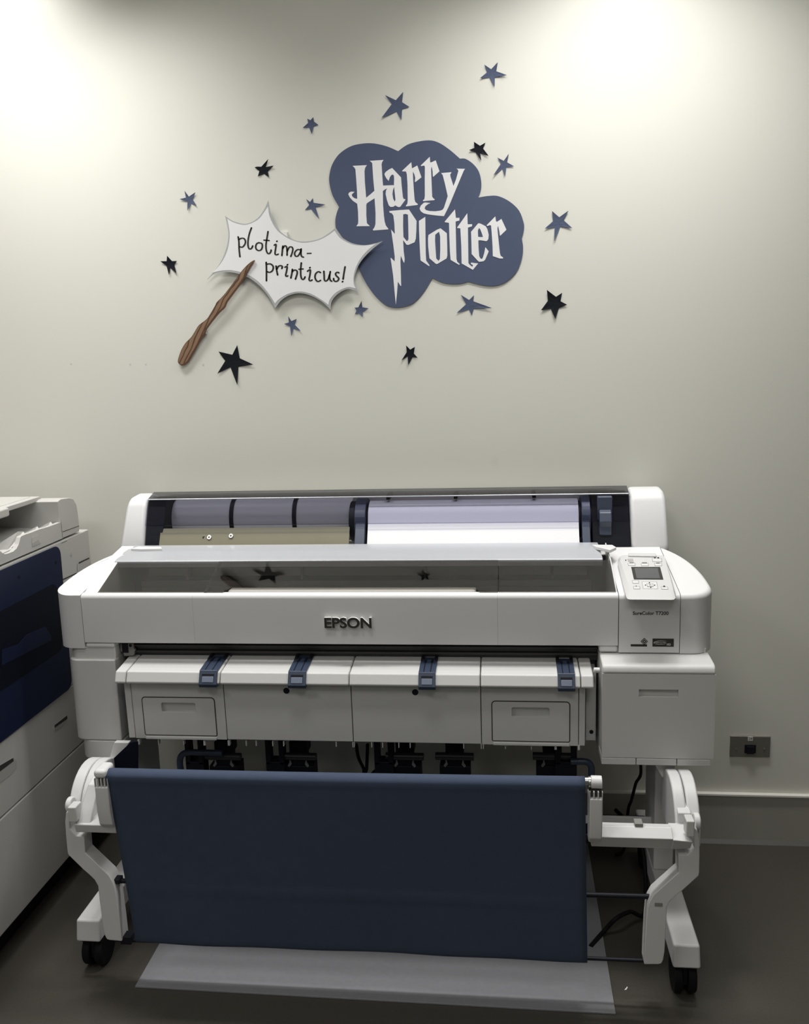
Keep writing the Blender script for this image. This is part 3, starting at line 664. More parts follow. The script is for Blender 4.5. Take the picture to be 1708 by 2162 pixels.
for nm, q in (('button', [(765,372),(872,372),(880,405),(775,405)]), ('button', [(978,375),(1088,375),(1092,410),(985,410)]), ('button', [(1192,375),(1302,375),(1308,410),(1200,410)]), ('button', [(1155,295),(1300,297),(1308,345),(1162,343)]),
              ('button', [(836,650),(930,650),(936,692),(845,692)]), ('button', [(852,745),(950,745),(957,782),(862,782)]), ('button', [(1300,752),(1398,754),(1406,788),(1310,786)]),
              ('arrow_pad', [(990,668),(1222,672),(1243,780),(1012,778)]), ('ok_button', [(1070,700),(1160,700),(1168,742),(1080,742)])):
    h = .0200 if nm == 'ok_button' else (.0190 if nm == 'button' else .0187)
    slab([(p[0]+(-6 if i in (0, 3) else 6), p[1]+(-4 if i < 2 else 6)) for i, p in enumerate(q)], .0175, h-.0006, 'button_gap_shade', M['greyprint'], cp)  # grey backing plate paints the shaded gap around each button
    slab(q, .0175, h, nm, M['button'], cp, .0004)
for nm, q in (('button_icon', [(1182,276),(1210,276),(1212,288),(1184,288)]), ('button_icon', [(1235,274),(1262,274),(1266,290),(1238,290)]), ('button_icon', [(1328,738),(1345,728),(1362,738),(1345,748)]),
              ('arrow_icon', [(1098,684),(1108,672),(1119,684)]), ('arrow_icon', [(1119,752),(1141,752),(1131,764)]), ('arrow_icon', [(1054,712),(1054,725),(1036,718)]), ('arrow_icon', [(1184,713),(1184,726),(1203,719)]),
              ('button_icon', [(722,316),(734,312),(740,318),(728,324)]), ('button_print', [(990,359),(1070,359),(1070,366),(990,366)]), ('button_print', [(1216,362),(1275,362),(1275,370),(1216,370)]), ('button_print', [(790,357),(858,357),(858,364),(790,364)]), ('button_print', [(1100,712),(1138,712),(1140,724),(1102,724)]), ('button_print', [(888,728),(900,728),(908,740),(896,740)])):
    slab(q, .0175, .0203, nm, M['greyprint'] if nm == 'button_print' else M['ink'], cp)
# front of the control section: printing
t0, t1 = ony(1336, 1295, YF), ony(1411.5, 1295, YF)
text('SureColor T7200', t0.x, t1.x, ony(1373, 1294.6, YF).z, YF-.0002, 'model_lettering', M['ink'], ctl, .0001, .022)
def fp(px, py, o=.0003): p = ony(px, py, YF); return (p.x, p.z)
def flat(pts, o, name, m, par): return MB().loops(pts, lambda u, v, w: (u, YF-o-w, v), 0).build(name, m, par, smooth=False)
def dia(c, r): return [fp(c[0], c[1]-r), fp(c[0]+r*1.02, c[1]), fp(c[0], c[1]+r), fp(c[0]-r*1.02, c[1])]
dc = (1360.2, 1354.2)
flat([dia(dc, 7.6), list(reversed(dia(dc, 5.6)))], .0004, 'diamond_mark', M['ink'], ctl)
flat([dia(dc, 4.4), list(reversed(dia(dc, 1.6)))], .0004, 'diamond_mark', M['ink'], ctl)
flat([[fp(1331.5, 1360), fp(1366, 1360.3), fp(1366, 1365), fp(1331.5, 1364.7)]], .0004, 'bar_mark', M['ink'], ctl)
flat([[fp(1377.6, 1348), fp(1422.7, 1348.4), fp(1422.5, 1365.6), fp(1377.4, 1365)]], .0004, 'badge', M['ink'], ctl)
def ell(cx_, cy_, a, b, t0_, t1_, w, n=18):
    o = []
    for i in range(n+1):
        t = math.radians(t0_+(t1_-t0_)*i/n); o.append(fp(cx_+a*math.cos(t), cy_+b*math.sin(t)))
    for i in range(n, -1, -1):
        t = math.radians(t0_+(t1_-t0_)*i/n); k = w*math.sin(math.pi*i/n); o.append(fp(cx_+(a-k)*math.cos(t), cy_+(b-k)*math.sin(t)))
    return o
flat([ell(1396, 1356.8, 16, 4.2, 160, 330, .9)], .0007, 'badge_swoosh', M['label'], ctl)
flat([ell(1394, 1356.8, 15, 3.8, 20, 175, .8)], .0007, 'badge_swoosh', M['label'], ctl)
b0, b1 = ony(1380, 1356.5, YF), ony(1406, 1356.5, YF)
text('EPSON ULTRA', b0.x, b1.x, b0.z, YF-.0006, 'badge_lettering', M['label'], ctl, .0001)
b0, b1 = ony(1407, 1360.5, YF), ony(1416, 1360.5, YF)
text('XD', b0.x, b1.x, b0.z, YF-.0006, 'badge_lettering', M['label'], ctl, .0001, .02)
# ---- slot under the front cover
sl = MB().box(ony(262, 1370, -.46).x, ony(1262, 1375, -.46).x, -.455, -.435, .735, .80).build('output_slot', M['dark'], PR, smooth=False)
for z in (.752, .768, .784):
    MB().box(ony(265, 1370, -.46).x, ony(1262, 1375, -.46).x, -.463, -.452, z-.0035, z+.0035).build('slot_rail', M['inner_dk'], sl, bevel=.002)
c = lambda p: (230+p[0]/17.08, 1340+p[1]/17.08)
br = []
for p in [(430,310),(880,310),(900,470),(970,540),(920,620),(935,690),(890,750),(560,760),(520,610),(430,590)]:
    q = ony(*c(p), -.47); br.append((q.x, q.z))
bk = MB().prism_y(br, -.473, -.465).build('slot_bracket', M['inner'], PR, bevel=.001)
q = ony(*c((775, 392)), -.473); MB().cyl((q.x, -.4735, q.z), (q.x, -.472, q.z), .0040, 16).build('bracket_hole', M['black'], bk)
MB().box(ony(262, 1362, -.46).x+.0, ony(275, 1362, -.46).x, -.474, -.455, .752, .80).build('slot_post', M['black'], PR, smooth=False)

# ---- output tray: flat top, slanted lip, tall front panels
TY, TZ = -.55, ony(740, 1421.5, -.55).z
zl = ony(740, 1447, -.562).z                      # lower edge of the lip
zb0 = ony(740, 1568, -.535).z
TOPP = [(-.408, TZ+.012), (-.47, TZ+.010), (-.505, TZ+.005), (TY, TZ), (-.562, zl), (-.558, zl-.003), (-.535, zl-.006), (-.535, zl+.004), (-.408, TZ-.010)]
def lipx(px): return ony(px, 1422, TY).x
seams = [lipx(243)+.001, lipx(267), lipx(465), lipx(737), lipx(1014), lipx(1226), lipx(1253)]
low = [ony(262, 1455, -.535).x, ony(276, 1452, -.535).x]+[seams[2], seams[3], seams[4]]+[ony(1222, 1465, -.535).x, ony(1236, 1465, -.535).x]
trays = []
for i in range(6):
    g = .0009
    o = MB().prism_x(TOPP, seams[i]+(g if i else 0), seams[i+1]-(g if i < 5 else 0)).build('tray_top', M['body'], PR, bevel=.004, seg=4)
    trays.append(o)
FP = [(-.535, zl-.004), (-.530, zb0), (-.500, zb0-.004), (-.500, zl-.004)]
pan = []
def pslope(z): return -.535+(zl-.004-z)/(zl-.004-zb0)*.005
def rr(x0, x1, z0, z1, r, n=5, rb=None):
    o = []; rb = r if rb is None else rb
    for cx_, cz_, s, q in ((x1-r, z1-r, 0, r), (x0+r, z1-r, 90, r), (x0+rb, z0+rb, 180, rb), (x1-rb, z0+rb, 270, rb)):
        for i in range(n+1):
            t = math.radians(s+90*i/n); o.append((cx_+q*math.cos(t), cz_+q*math.sin(t)))
    return o
PULL = {1: (340, 1483, 414, 1505), 4: (1080, 1493, 1160, 1515)}
for i in range(6):
    g = .0009; xa, xb = low[i]+(g if i else 0), low[i+1]-(g if i < 5 else 0)
    if i in PULL:
        hx0, hy0, hx1, hy1 = PULL[i]; h0, h1 = ony(hx0, hy0, -.5338), ony(hx1, hy1, -.5338)
        hole = rr(h0.x, h1.x, h1.z, h0.z, .005)
        o = MB().loops([[(xa, zb0), (xb, zb0), (xb, zl-.004), (xa, zl-.004)], list(reversed(hole))], lambda u, v, w: (u, pslope(v)+.030-w, v), .030).build('front_panel', M['body'], PR, smooth=False)
        MB().hull([(h0.x-.002, pslope(h0.z)+.004, h0.z+.001), (h1.x+.002, pslope(h0.z)+.004, h0.z+.001), (h1.x+.002, pslope(h0.z)+.022, h0.z+.001), (h0.x-.002, pslope(h0.z)+.022, h0.z+.001)],
                  [(h0.x-.002, pslope(h1.z)+.0125, h1.z-.001), (h1.x+.002, pslope(h1.z)+.0125, h1.z-.001), (h1.x+.002, pslope(h1.z)+.022, h1.z-.001), (h0.x-.002, pslope(h1.z)+.022, h1.z-.001)]).build('pull_pocket', M['body'], o, smooth=False)
        pan.append(o)
    else:
        pan.append(MB().prism_x(FP, xa, xb).build('front_panel', M['body'], PR, bevel=.002))
MB().box(low[0]+.01, low[6]-.01, -.500, -.40, zb0+.01, TZ-.012).build('tray_core', M['seam'], PR, smooth=False)
# shallow hollows worn into the tray top become glossy patches: moulded thumb rests
# blue clips
def clip(pxl, pxr, pt_l, pt_r, ptop, par):
    x0, x1 = ony(pxl, 1440, -.565).x, ony(pxr, 1440, -.565).x
    y1 = onz((pt_l+pt_r)/2, ptop, TZ+.012).y
    def up(y):                                    # tray surface height
        pts = [(-.408, TZ+.012), (-.47, TZ+.010), (-.505, TZ+.005), (TY, TZ)]
        for (a, b), (c_, d) in zip(pts, pts[1:]):
            if a >= y >= c_: return b+(d-b)*(a-y)/(a-c_)
        return TZ
    prof = [(y1+.030, up(y1+.03)+.002), (-.505, up(-.505)+.006), (-.552, TZ+.005), (-.5675, zl-.0005), (-.5640, zl-.009), (-.548, zl-.009), (-.552, zl-.004), (-.560, zl), (-.548, TZ-.001), (-.505, up(-.505)), (y1+.030, up(y1+.03)-.001)]
    o = MB().prism_x(prof, x0, x1).build('guide_clip', M['clip'], par, bevel=.0012)
    w = x1-x0
    for k in (0, 1):
        xa = x0 if k == 0 else x1-.0075
        MB().prism_x([(y1, up(y1)+.006), (y1+.030, up(y1+.030)+.008), (y1+.030, up(y1+.03)-.002), (y1, up(y1)-.002)], xa, xa+.0075).build('clip_prong', M['black'], o, bevel=.001)
        xg = x0+w*(.30 if k == 0 else .70)
        MB().prism_x([(-.500, up(-.50)+.0070), (y1+.012, up(y1+.012)+.0045), (y1+.012, up(y1+.012)+.0035), (-.500, up(-.50)+.0055)], xg-.0030, xg+.0030).build('clip_groove', M['black'], o)
        MB().prism_x([(-.549, TZ+.0062), (-.500, up(-.50)+.0072), (-.500, up(-.50)+.006), (-.549, TZ+.0050)], xg-.0012, xg+.0012).build('clip_groove', M['black'], o)
    def lipp(f, e): return (-.552+(-.5675+.552)*f-e, TZ+.005+(zl-.0055-TZ)*f)
    a, b = lipp(.25, .0006), lipp(.80, .0006); a2, b2 = lipp(.25, -.002), lipp(.80, -.002)
    MB().prism_x([a, b, b2, a2], x0+w*.16, x1-w*.16).build('clip_recess', M['black'], o)
    a, b = lipp(.42, .0016), lipp(.82, .0016); a2, b2 = lipp(.42, -.002), lipp(.82, -.002)
    MB().prism_x([a, b, b2, a2], x0+w*.18, x1-w*.18).build('clip_tab', M['clipm'], o, bevel=.0006)
for a, b, tl, tr, tp, par in ((419, 457, 443, 468, 1392, trays[1]), (607, 645, 625, 652, 1393, trays[2]), (883, 919, 889, 920, 1396, trays[3]), (1178, 1215, 1178, 1208, 1399, trays[4])):
    clip(a, b, tl, tr, tp, par)
# little feet along the lower edge
for px in (293, 335, 388, 432, 482, 484.5, 520, 541, 576, 599, 710, 745, 748, 785, 808, 842, 866, 979, 1016, 1020.5, 1067, 1122, 1173, 1222):
    y = -.528; p = ony(px, 1566+(px-290)*.012, y)
    big = px in (293, 432, 1173, 1222)
    MB().box(p.x-(.0026 if big else .0009), p.x+(.0026 if big else .0009), y-.002, y+.010, p.z-.007, p.z+.006).build('edge_pin', M['body'], PR, smooth=False)
MB().box(low[0]+.06, low[6]-.03, -.50, -.44, zb0-.012, zb0+.006).build('lower_rail', M['inner'], PR, smooth=False)
# access doors, drawn by a dark gap around them
def door(px0, py0, px1, py1, hx0, hy0, hx1, hy1, par):
    y = -.5338
    p, q = ony(px0, py0, y), ony(px1, py1, y); x0, x1, z1, z0 = p.x, q.x, p.z, q.z
    h0, h1 = ony(hx0, hy0, y), ony(hx1, hy1, y)
    t3 = lambda o: (lambda u, v, w: (u, pslope(v)-o-w, v))
    out = rr(x0, x1, z0, z1, .010, rb=.005)
    MB().loops([out, list(reversed(inset(out, .0026)))], t3(.0002), .0003).build('door_gap', M['seam'], par, smooth=False)
    MB().loops([inset(out, .0026), list(reversed(rr(h0.x, h1.x, h1.z, h0.z, .005)))], t3(.0002), .0010).build('access_door', M['body'], par, smooth=False)
    MB().box(x0+.004, x1-.002, pslope(z0)-.005, pslope(z0)+.001, z0-.0085, z0-.002).build('door_sill', M['body'], par, bevel=.001)
door(298, 1470.5, 459, 1556, 340, 1483, 414, 1505, pan[1])
door(1037, 1479, 1204, 1569, 1080, 1493, 1160, 1515, pan[4])
for px, py, par in ((604.5, 1458.5, pan[2]), (876.5, 1461.5, pan[3])):
    q = ony(px, py, -.5352); MB().cyl((q.x, -.5358, q.z), (q.x, -.53, q.z), .0078, 24).build('screw_hole', M['black'], par, bevel=.0006)

# ---- left side column
CY_ = -.505
cz1 = ony(200, 1393, CY_).z; czb = ony(215, 1563, CY_).z
CL0, CL1 = ony(145, 1400, CY_).x-.008, ony(242.5, 1400, CY_).x
col = loft(MB(), rounded(CL0, CL1, CY_, -.24, .035, .004), lambda y: cz1, czb).build('side_column', M['body'], PR, bevel=.004)
loft(MB(), rounded(CL0+.005, CL1-.001, -.495, -.25, .03, .004), lambda y: ZB+.003, cz1-.004).build('column_neck', M['body'], PR, bevel=.003)
MB().prism_z(rounded(CL0+.010, CL1+.004, CY_-.002, -.25, .05, .002), ony(215, 1603, CY_).z, czb-.0012).build('column_foot', M['body'], PR, bevel=.003)

# ---- right ink bay
PY = -.57
x0, x1 = ony(1271.5, 1480, PY).x, ony(1511.5, 1440, PY).x
z1 = ony(1390, 1405, PY).z; z0 = ony(1390, 1601, PY).z; zz = ony(1390, 1616, PY).z
PB = PY+.012
bayp = [(PB, z0), (PB, z1-.022), (PY, z1-.022), (PY, z1-.016), (PY+.005, z1-.005), (PY+.016, z1), (-.50, z1+.004), (-.24, z1+.004), (-.24, z0)]
ib = MB().prism_x(bayp, x0, x1).build('ink_bay', M['body'], PR, bevel=.005, seg=4)
MB().box(ony(1266, 1390, -.49).x, HR-.016, -.490, -.25, z1-.01, ony(1370, 1378, YF).z+.01).build('ink_bay_neck', M['body'], PR, bevel=.004)
sxs = [x0-.0005, ony(1343, 1608, PY).x, ony(1429, 1610, PY).x, x1-.006]
for i in range(3):
    MB().box(sxs[i]+(.0008 if i else 0), sxs[i+1]-(.0008 if i < 2 else 0), PY-.0005, -.25, zz, z0-.0015).build('bay_skirt', M['body'], PR, bevel=.0015)
h0, h1 = ony(1349, 1455.5, PY), ony(1432, 1472.5, PY)
MB().loops([[(x0, z0), (x1, z0), (x1, z1-.0218), (x0, z1-.0218)], [(h0.x, h1.z), (h0.x, h0.z), (h1.x, h0.z), (h1.x, h1.z)]], lambda u, v, w: (u, PB-w, v), .012).build('bay_door', M['body'], ib, smooth=False)
MB().hull([(h0.x, PB-.001, h1.z), (h1.x, PB-.001, h1.z), (h1.x, PB+.001, h1.z), (h0.x, PB+.001, h1.z)], [(h0.x, PB-.001, h0.z), (h1.x, PB-.001, h0.z), (h1.x, PB+.001, h0.z), (h0.x, PB+.001, h0.z)]).build('handle_pocket', M['body'], ib, smooth=False)
# bracket between tray and ink bay
q0, q1 = ony(1236.5, 1470, -.49), ony(1258, 1564, -.49)
eb = MB().box(q0.x, q1.x, -.49, -.40, q1.z, TZ-.01).build('end_bracket', M['body'], PR, bevel=.002)
q = ony(1248.5, 1545, -.49); MB().cyl((q.x, -.4915, q.z), (q.x, -.489, q.z), .005, 16).build('bracket_screw', M['black'], eb)
q = ony(1259, 1415, -.535); MB().cyl((q.x-.006, -.535, q.z), (q.x+.008, -.535, q.z), .0065, 20).build('hinge_pin', M['body'], PR, bevel=.001)

# ---- guide rollers and hooks hanging below, seen over the basket
def hook(px, par):                               # black roller holder
    y = -.43
    a = ony(px, 1600, y); x = a.x; z = a.z
    o = MB().box(x-.024, x+.024, y, y+.05, z+.010, z+.045).box(x-.018, x+.018, y, y+.05, z-.030, z+.012).box(x-.040, x+.040, y-.004, y+.05, z-.085, z-.022).build('guide_holder', M['black'], par, bevel=.002)
    MB().cyl((x-.050, y-.004, z+.006), (x+.050, y-.004, z+.006), .010, 20).build('guide_roller', M['dark'], o, bevel=.001)
    for s in (-1, 1):
        MB().prism_y([(x+s*.016, z+.005), (x+s*.021, z-.004), (x+s*.018, z-.016), (x+s*.025, z-.024), (x+s*.029, z-.020), (x+s*.023, z-.010), (x+s*.025, z+.002)], y-.006, y-.002).build('guide_spring', M['greyprint'], o, smooth=False)
for px in (472, 630, 855, 960, 1166): hook(px, PR)
def fork(px, w, par):
    y = -.45; q = ony(px, 1600, y); x, z = q.x, q.z
    return MB().box(x-w/2, x-w/2+.014, y, y+.03, z-.02, z+.055).box(x+w/2-.014, x+w/2, y, y+.03, z-.02, z+.055).box(x-w/2, x+w/2, y, y+.04, z-.09, z-.012).build('stacker_bracket', M['black'], par, bevel=.002)
for px, w in ((410, .050), (580, .050), (810, .050), (1195, .055)): fork(px, w, PR)
def strap(pts, y, par):
    pp = [ony(px, py, y) for px, py in pts]
    return MB().tube(catmull(pp, 4), .0085, 12).build('blue_handle', M['clip'], par)
strap([(470, 1590), (430, 1589), (395, 1589), (382, 1597), (380, 1615), (385, 1640)], -.455, PR)
strap([(1205, 1608), (1235, 1608), (1246, 1614), (1249, 1628), (1248, 1660)], -.455, PR)
y = -.44; a, b = ony(400, 1632, y), ony(1215, 1645, y)
MB().cyl((a.x, y, a.z-.02), (b.x, y, a.z-.02), .012, 16).build('stacker_shaft', M['black'], PR)

# ---- stand
SC0 = -.317
def mx(x): return 2*SC0-x
def foot(sg):
    f = (lambda x: x) if sg > 0 else mx
    b = MB().hull([(f(x), y, z) for x, y, z in ((.371, -.725, .09), (.434, -.725, .09), (.434, -.10, .09), (.371, -.10, .09))],
                  [(f(x), y, z) for x, y, z in ((.373, -.718, .146), (.432, -.718, .146), (.432, -.10, .150), (.373, -.10, .150))]).build('stand_foot', M['stand'], PR, bevel=.006, seg=4)
    MB().box(f(.375), f(.425), -.417, -.266, .148, .62).build('stand_post', M['stand'], PR, bevel=.004)
    for y in (-.672, -.16):
        c_ = MB()
        for dx in (-.016, .016):
            xx = f(.404)+dx
            c_.cyl((xx-.010, y, .043), (xx+.010, y, .043), .0428, 32)
        w = c_.build('caster_wheel', M['rubber'], b, bevel=.004)
        MB().box(f(.404)-.006, f(.404)+.006, y-.03, y+.02, .03, .088).box(f(.404)-.028, f(.404)+.028, y-.032, y+.03, .074, .090).build('caster_fork', M['black'], b, bevel=.003)
foot(1); foot(-1)
a = ony(1300, 1724.5, -.37); b = ony(1300, 1738, -.37)
MB().box(mx(.376), .376, -.37, -.362, a.z-.022, a.z).build('cross_beam', M['stand'], PR, bevel=.002)
a = ony(1300, 1856, -.25)
MB().box(mx(.38), .38, -.26, -.23, .155, .20).build('rear_beam', M['black'], PR, bevel=.002)

# ---- basket: Z-shaped front legs, arms, discs, cloth
BY = -.75
c4 = lambda p: (1180+p[0]/3.861, 1560+p[1]/3.861)
LEG = [(1100,720),(1130,745),(1147,830),(1148,960),(1145,1095),(1138,1120),(1005,1240),(960,1275),(910,1320),(880,1372),(876,1500),(862,1740),(852,1800),(838,1830),(800,1840),(695,1840),(700,1700),(712,1480),(722,1380),(738,1330),(770,1272),(975,1090),(975,950),(1045,950),(1105,885),(1100,800)]
lp = [(ony(*c4(p), BY).x, ony(*c4(p), BY).z) for p in LEG]
def leg(f):
    return MB().loops([[(f(u), v) for u, v in lp]], lambda u, v, w: (u, BY+.040-w, v), .040)
for f in ((lambda x: x), mx):
    o = leg(f).build('basket_leg', M['stand'], PR, bevel=.0025)
    q = ony(812/3.861+1180, 1350/3.861+1560, BY)
    if f(1) == 1: MB().box(q.x-.0085, q.x+.0085, BY-.0012, BY+.002, q.z-.0045, q.z+.0045).build('leg_plug', M['inner'], o, bevel=.0008)
    hx = f(.4165)
    MB().cyl((hx-.007, -.715, .452), (hx+.007, -.715, .452), .0185, 28).build('hinge_cap', M['stand'], o, bevel=.004)
# discs behind the hinges
for f in ((lambda x: x), mx):
    for k, (xa, xb, r) in enumerate(((.372, .3985, .104), (.4000, .428, .104))):
        prof = [(-.608+r*math.cos(t), .405+r*math.sin(t)*(1.04)) for t in [math.radians(a) for a in range(0, 191, 10)]]
        prof += [(-.69, .375), (-.53, .375)]
        MB().hull([(f(xa), yy, zz_) for yy, zz_ in prof], [(f(xb), yy, zz_) for yy, zz_ in prof]).build('basket_disc', M['stand'], PR, bevel=.005, seg=3, ang=40)
    MB().prism_y([(f(.335), .535), (f(.375), .535), (f(.400), .47), (f(.370), .47)], -.545, -.53).build('disc_bracket', M['stand'], PR, bevel=.002)
# right arm
ya = -.765
def P(px, py, y=ya): q = ony(px, py, y); return q
za, zb_, zc_ = P(1345, 1737.5, -.722).z, P(1345, 1770, -.770).z, P(1345, 1790, -.748).z
zt = P(1345, 1745, -.748).z
xa0, xa1 = P(1245, 1700).x, P(1466, 1760).x
arm = MB().prism_x([(-.7225, za-.006), (-.722, za), (-.748, zt), (-.770, zb_), (-.748, zc_), (-.7225, zc_)], P(1250, 1780).x, P(1421, 1760).x).build('basket_arm', M['stand'], PR, bevel=.002)
e0_, e1_ = P(1420, 1760).x, P(1462, 1760).x
MB().hull([(e0_, -.705, P(1430, 1737, -.705).z), (e1_-.004, -.705, P(1430, 1737, -.705).z), (e1_, -.771, P(1440, 1777, -.771).z), (e0_, -.771, P(1430, 1774, -.771).z)], [(e0_, -.700, zc_+.004), (e1_-.004, -.700, zc_+.004), (e1_, -.752, zc_+.004), (e0_, -.752, zc_)]).build('arm_elbow', M['stand'], PR, bevel=.003)
MB().hull([(P(1432, 1713, -.70).x, -.700, .38), (P(1461, 1713, -.70).x, -.700, .38), (P(1461, 1713, -.70).x, -.66, .38), (P(1432, 1713, -.70).x, -.66, .38)], [(P(1432, 1713, -.70).x-.002, -.708, P(1445, 1713, -.70).z), (P(1458, 1713, -.70).x, -.708, P(1445, 1713, -.70).z), (P(1458, 1713, -.70).x, -.66, P(1445, 1713, -.70).z+.01), (P(1432, 1713, -.70).x-.002, -.66, P(1445, 1713, -.70).z+.01)]).build('elbow_post', M['stand'], PR, bevel=.003)
q = P(1460, 1750, -.768); MB().box(q.x-.012, q.x+.006, -.772, -.74, q.z-.018, q.z+.020).build('hinge_block', M['body'], PR, bevel=.003)
q = P(1349, 1742, -.748); MB().box(q.x-.009, q.x+.009, -.7495, -.726, q.z-.004, q.z+.004).build('arm_latch', M['inner'], arm, bevel=.0015)
for px, py in ((1428, 1721),):
    q = P(px, py, -.69); MB().box(q.x-.004, q.x+.006, -.695, -.68, q.z-.011, q.z+.011).build('latch_tab', M['stand'], PR, bevel=.001)
# right holder with slots and knob
def holder(x0, x1, ztop, zslot, zs0, zlow, slotn, y0=-.785):
    h = MB().prism_x([(y0, zs0), (y0, zlow+.055), (y0+.006, zlow+.018), (y0+.022, zlow), (y0+.05, zlow), (y0+.05, zs0)], x0, x1).build('bar_holder', M['stand'], PR, bevel=.003)
    m = MB(); w = (x1-x0)
    for i in range(slotn+1):
        xx = x0+w*i/slotn; m.box(max(x0, xx-.0013), min(x1, xx+.0013), y0+.001, y0+.008, zs0-.001, zslot)
    m.build('holder_rib', M['stand'], h, smooth=False)
    MB().box(x0+.001, x1-.001, y0+.010, y0+.048, zs0, zslot).build('holder_slot', M['inner_dk'], h, smooth=False)
    return h
hx0, hx1 = P(1245, 1700, -.785).x, P(1272.5, 1700, -.785).x
hz = P(1258, 1687.5, -.785).z; hs = P(1258, 1673, -.785).z; ht = P(1258, 1647.5, -.785).z
zl_ = P(1258, 1790, -.785).z
hr = holder(hx0, hx1, ht, hs, hz, zl_, 3)
ZBAR, YBAR = (ht+hs)/2, -.765
MB().cyl((hx0+.004, YBAR, ZBAR), (hx1, YBAR, ZBAR), (ht-hs)/2, 32).build('bar_knob', M['white'], PR, bevel=.002)
MB().cyl((hx0-.002, YBAR, ZBAR), (hx0+.004, YBAR, ZBAR), (ht-hs)/2*.88, 32).build('knob_collar', M['steel'], PR, bevel=.001)
xr = P(1234, 1660, -.765).x
MB().cyl((xr-.03, YBAR, ZBAR+.002), (hx0, YBAR, ZBAR+.002), .0085, 24).build('bar_end', M['steel'], PR)
MB().cyl((-.93, YBAR, ZBAR-.006), (xr-.004, YBAR, ZBAR-.006), .007, 24).build('basket_bar', M['dark'], PR)
# left holder and arm
lx0, lx1 = P(202, 1690, -.785).x, P(230, 1690, -.785).x
holder(lx0, lx1, 0, P(212, 1645, -.785).z, P(212, 1662.5, -.785).z, P(215, 1759, -.785).z, 4)
lt, ls = P(212, 1627, -.785).z, P(212, 1645.5, -.785).z
MB().box(lx0-.001, lx0+.030, -.786, -.735, ls, lt).build('bar_cap', M['white'], PR, bevel=.009, seg=4)
la, lb, lc = P(180, 1714, -.69), P(180, 1740, -.765), P(180, 1759.5, -.765)
xl0, xl1 = P(152, 1745).x, P(245, 1745).x
MB().prism_x([(-.690, lb.z+.012), (-.768, lb.z), (-.762, lc.z), (-.690, lc.z)], xl0+.006, xl1).build('basket_arm', M['stand'], PR, bevel=.003)
MB().hull([(xl0+.008, -.765, lb.z-.004), (xl0+.044, -.765, lb.z-.004), (xl0+.044, -.69, lb.z-.004), (xl0+.008, -.69, lb.z-.004)], [(xl0+.024, -.715, lb.z+.075), (xl0+.050, -.715, lb.z+.075), (xl0+.050, -.68, lb.z+.085), (xl0+.024, -.68, lb.z+.085)]).build('elbow_post', M['stand'], PR, bevel=.003)
q = P(150, 1718, -.768); MB().box(q.x-.006, q.x+.014, -.772, -.74, q.z-.020, q.z+.018).build('hinge_block', M['body'], PR, bevel=.003)
q = P(185, 1689, -.69); MB().box(q.x-.004, q.x+.006, -.697, -.68, q.z-.010, q.z+.010).build('latch_tab', M['stand'], PR, bevel=.001)
# cloth: over the bar, down the front, folded over a lower rod
NX, NY = 56, 34
def corner(px, py, y): return ony(px, py, y)
TLc, TRc = corner(223.5, 1641, -.780), corner(1236, 1660, -.780)
BLc, BRc = corner(285, 1984, -.748), corner(1240, 2026, -.752)
RB = .0175
vs = []; fs = []
rows = []
for k in range(8):                               # from behind the bar over the top
    t = math.radians(180+(-180)*k/7); rows.append(('arc', math.radians(15+150*k/7)))
for k in range(1, NY+1): rows.append(('fall', k/NY))
for k in range(1, 6): rows.append(('fold', k/5))
for kind, t in rows:
    for i in range(NX+1):
        s = i/NX
        T = TLc.lerp(TRc, s); B = BLc.lerp(BRc, s)
        sag = .002*math.sin(s*math.pi)
        if kind == 'arc':
            p = Vector((T.x, YBAR+RB*math.cos(t), T.z-.0045+RB*math.sin(t)-sag))
        elif kind == 'fall':
            p = T.lerp(B, t)
            p.y += .0045*math.sin(t*math.pi)+.0022*math.sin(s*9+t*3)*t+.0016*math.sin(s*23-t*5)*t*t
            cr = math.exp(-((t-.665-.02*s)/.010)**2)*.0022; p.y -= cr
            p.z -= sag*(1-t)
        else:
            a = t*math.pi*.9
            p = Vector((B.x, B.y+.0022*math.sin(s*9+3)+.0016*math.sin(s*23-5)+.011*(1-math.cos(a)), B.z-.011*math.sin(a)+(.03*(t-.6) if t > .6 else 0)))
        vs.append(p)
nr = len(rows); w = NX+1
for j in range(nr-1):
    for i in range(NX): fs.append((j*w+i, j*w+i+1, (j+1)*w+i+1, (j+1)*w+i))
cl_ = MB().add(vs, fs).build('basket_cloth', M['cloth'], PR, ang=80)
so = cl_.modifiers.new('thickness', 'SOLIDIFY'); so.thickness = .0012; so.offset = 1
MB().cyl((BLc.x+.002, BLc.y+.011, BLc.z+.004), (BRc.x-.002, BRc.y+.011, BRc.z+.004), .0075, 16).build('hem_rod', M['dark'], PR)
# side gusset of the basket next to the left post
g = [ony(px, py, -.56) for px, py in ((222, 1618), (275, 1568), (291, 1566), (291, 1640), (232, 1640))]
MB().hull([tuple(p) for p in g], [(p.x, p.y+.003, p.z) for p in g]).build('basket_gusset', M['navy_dk'], PR, smooth=False)  # navy cloth, its shade put into the near-black colour
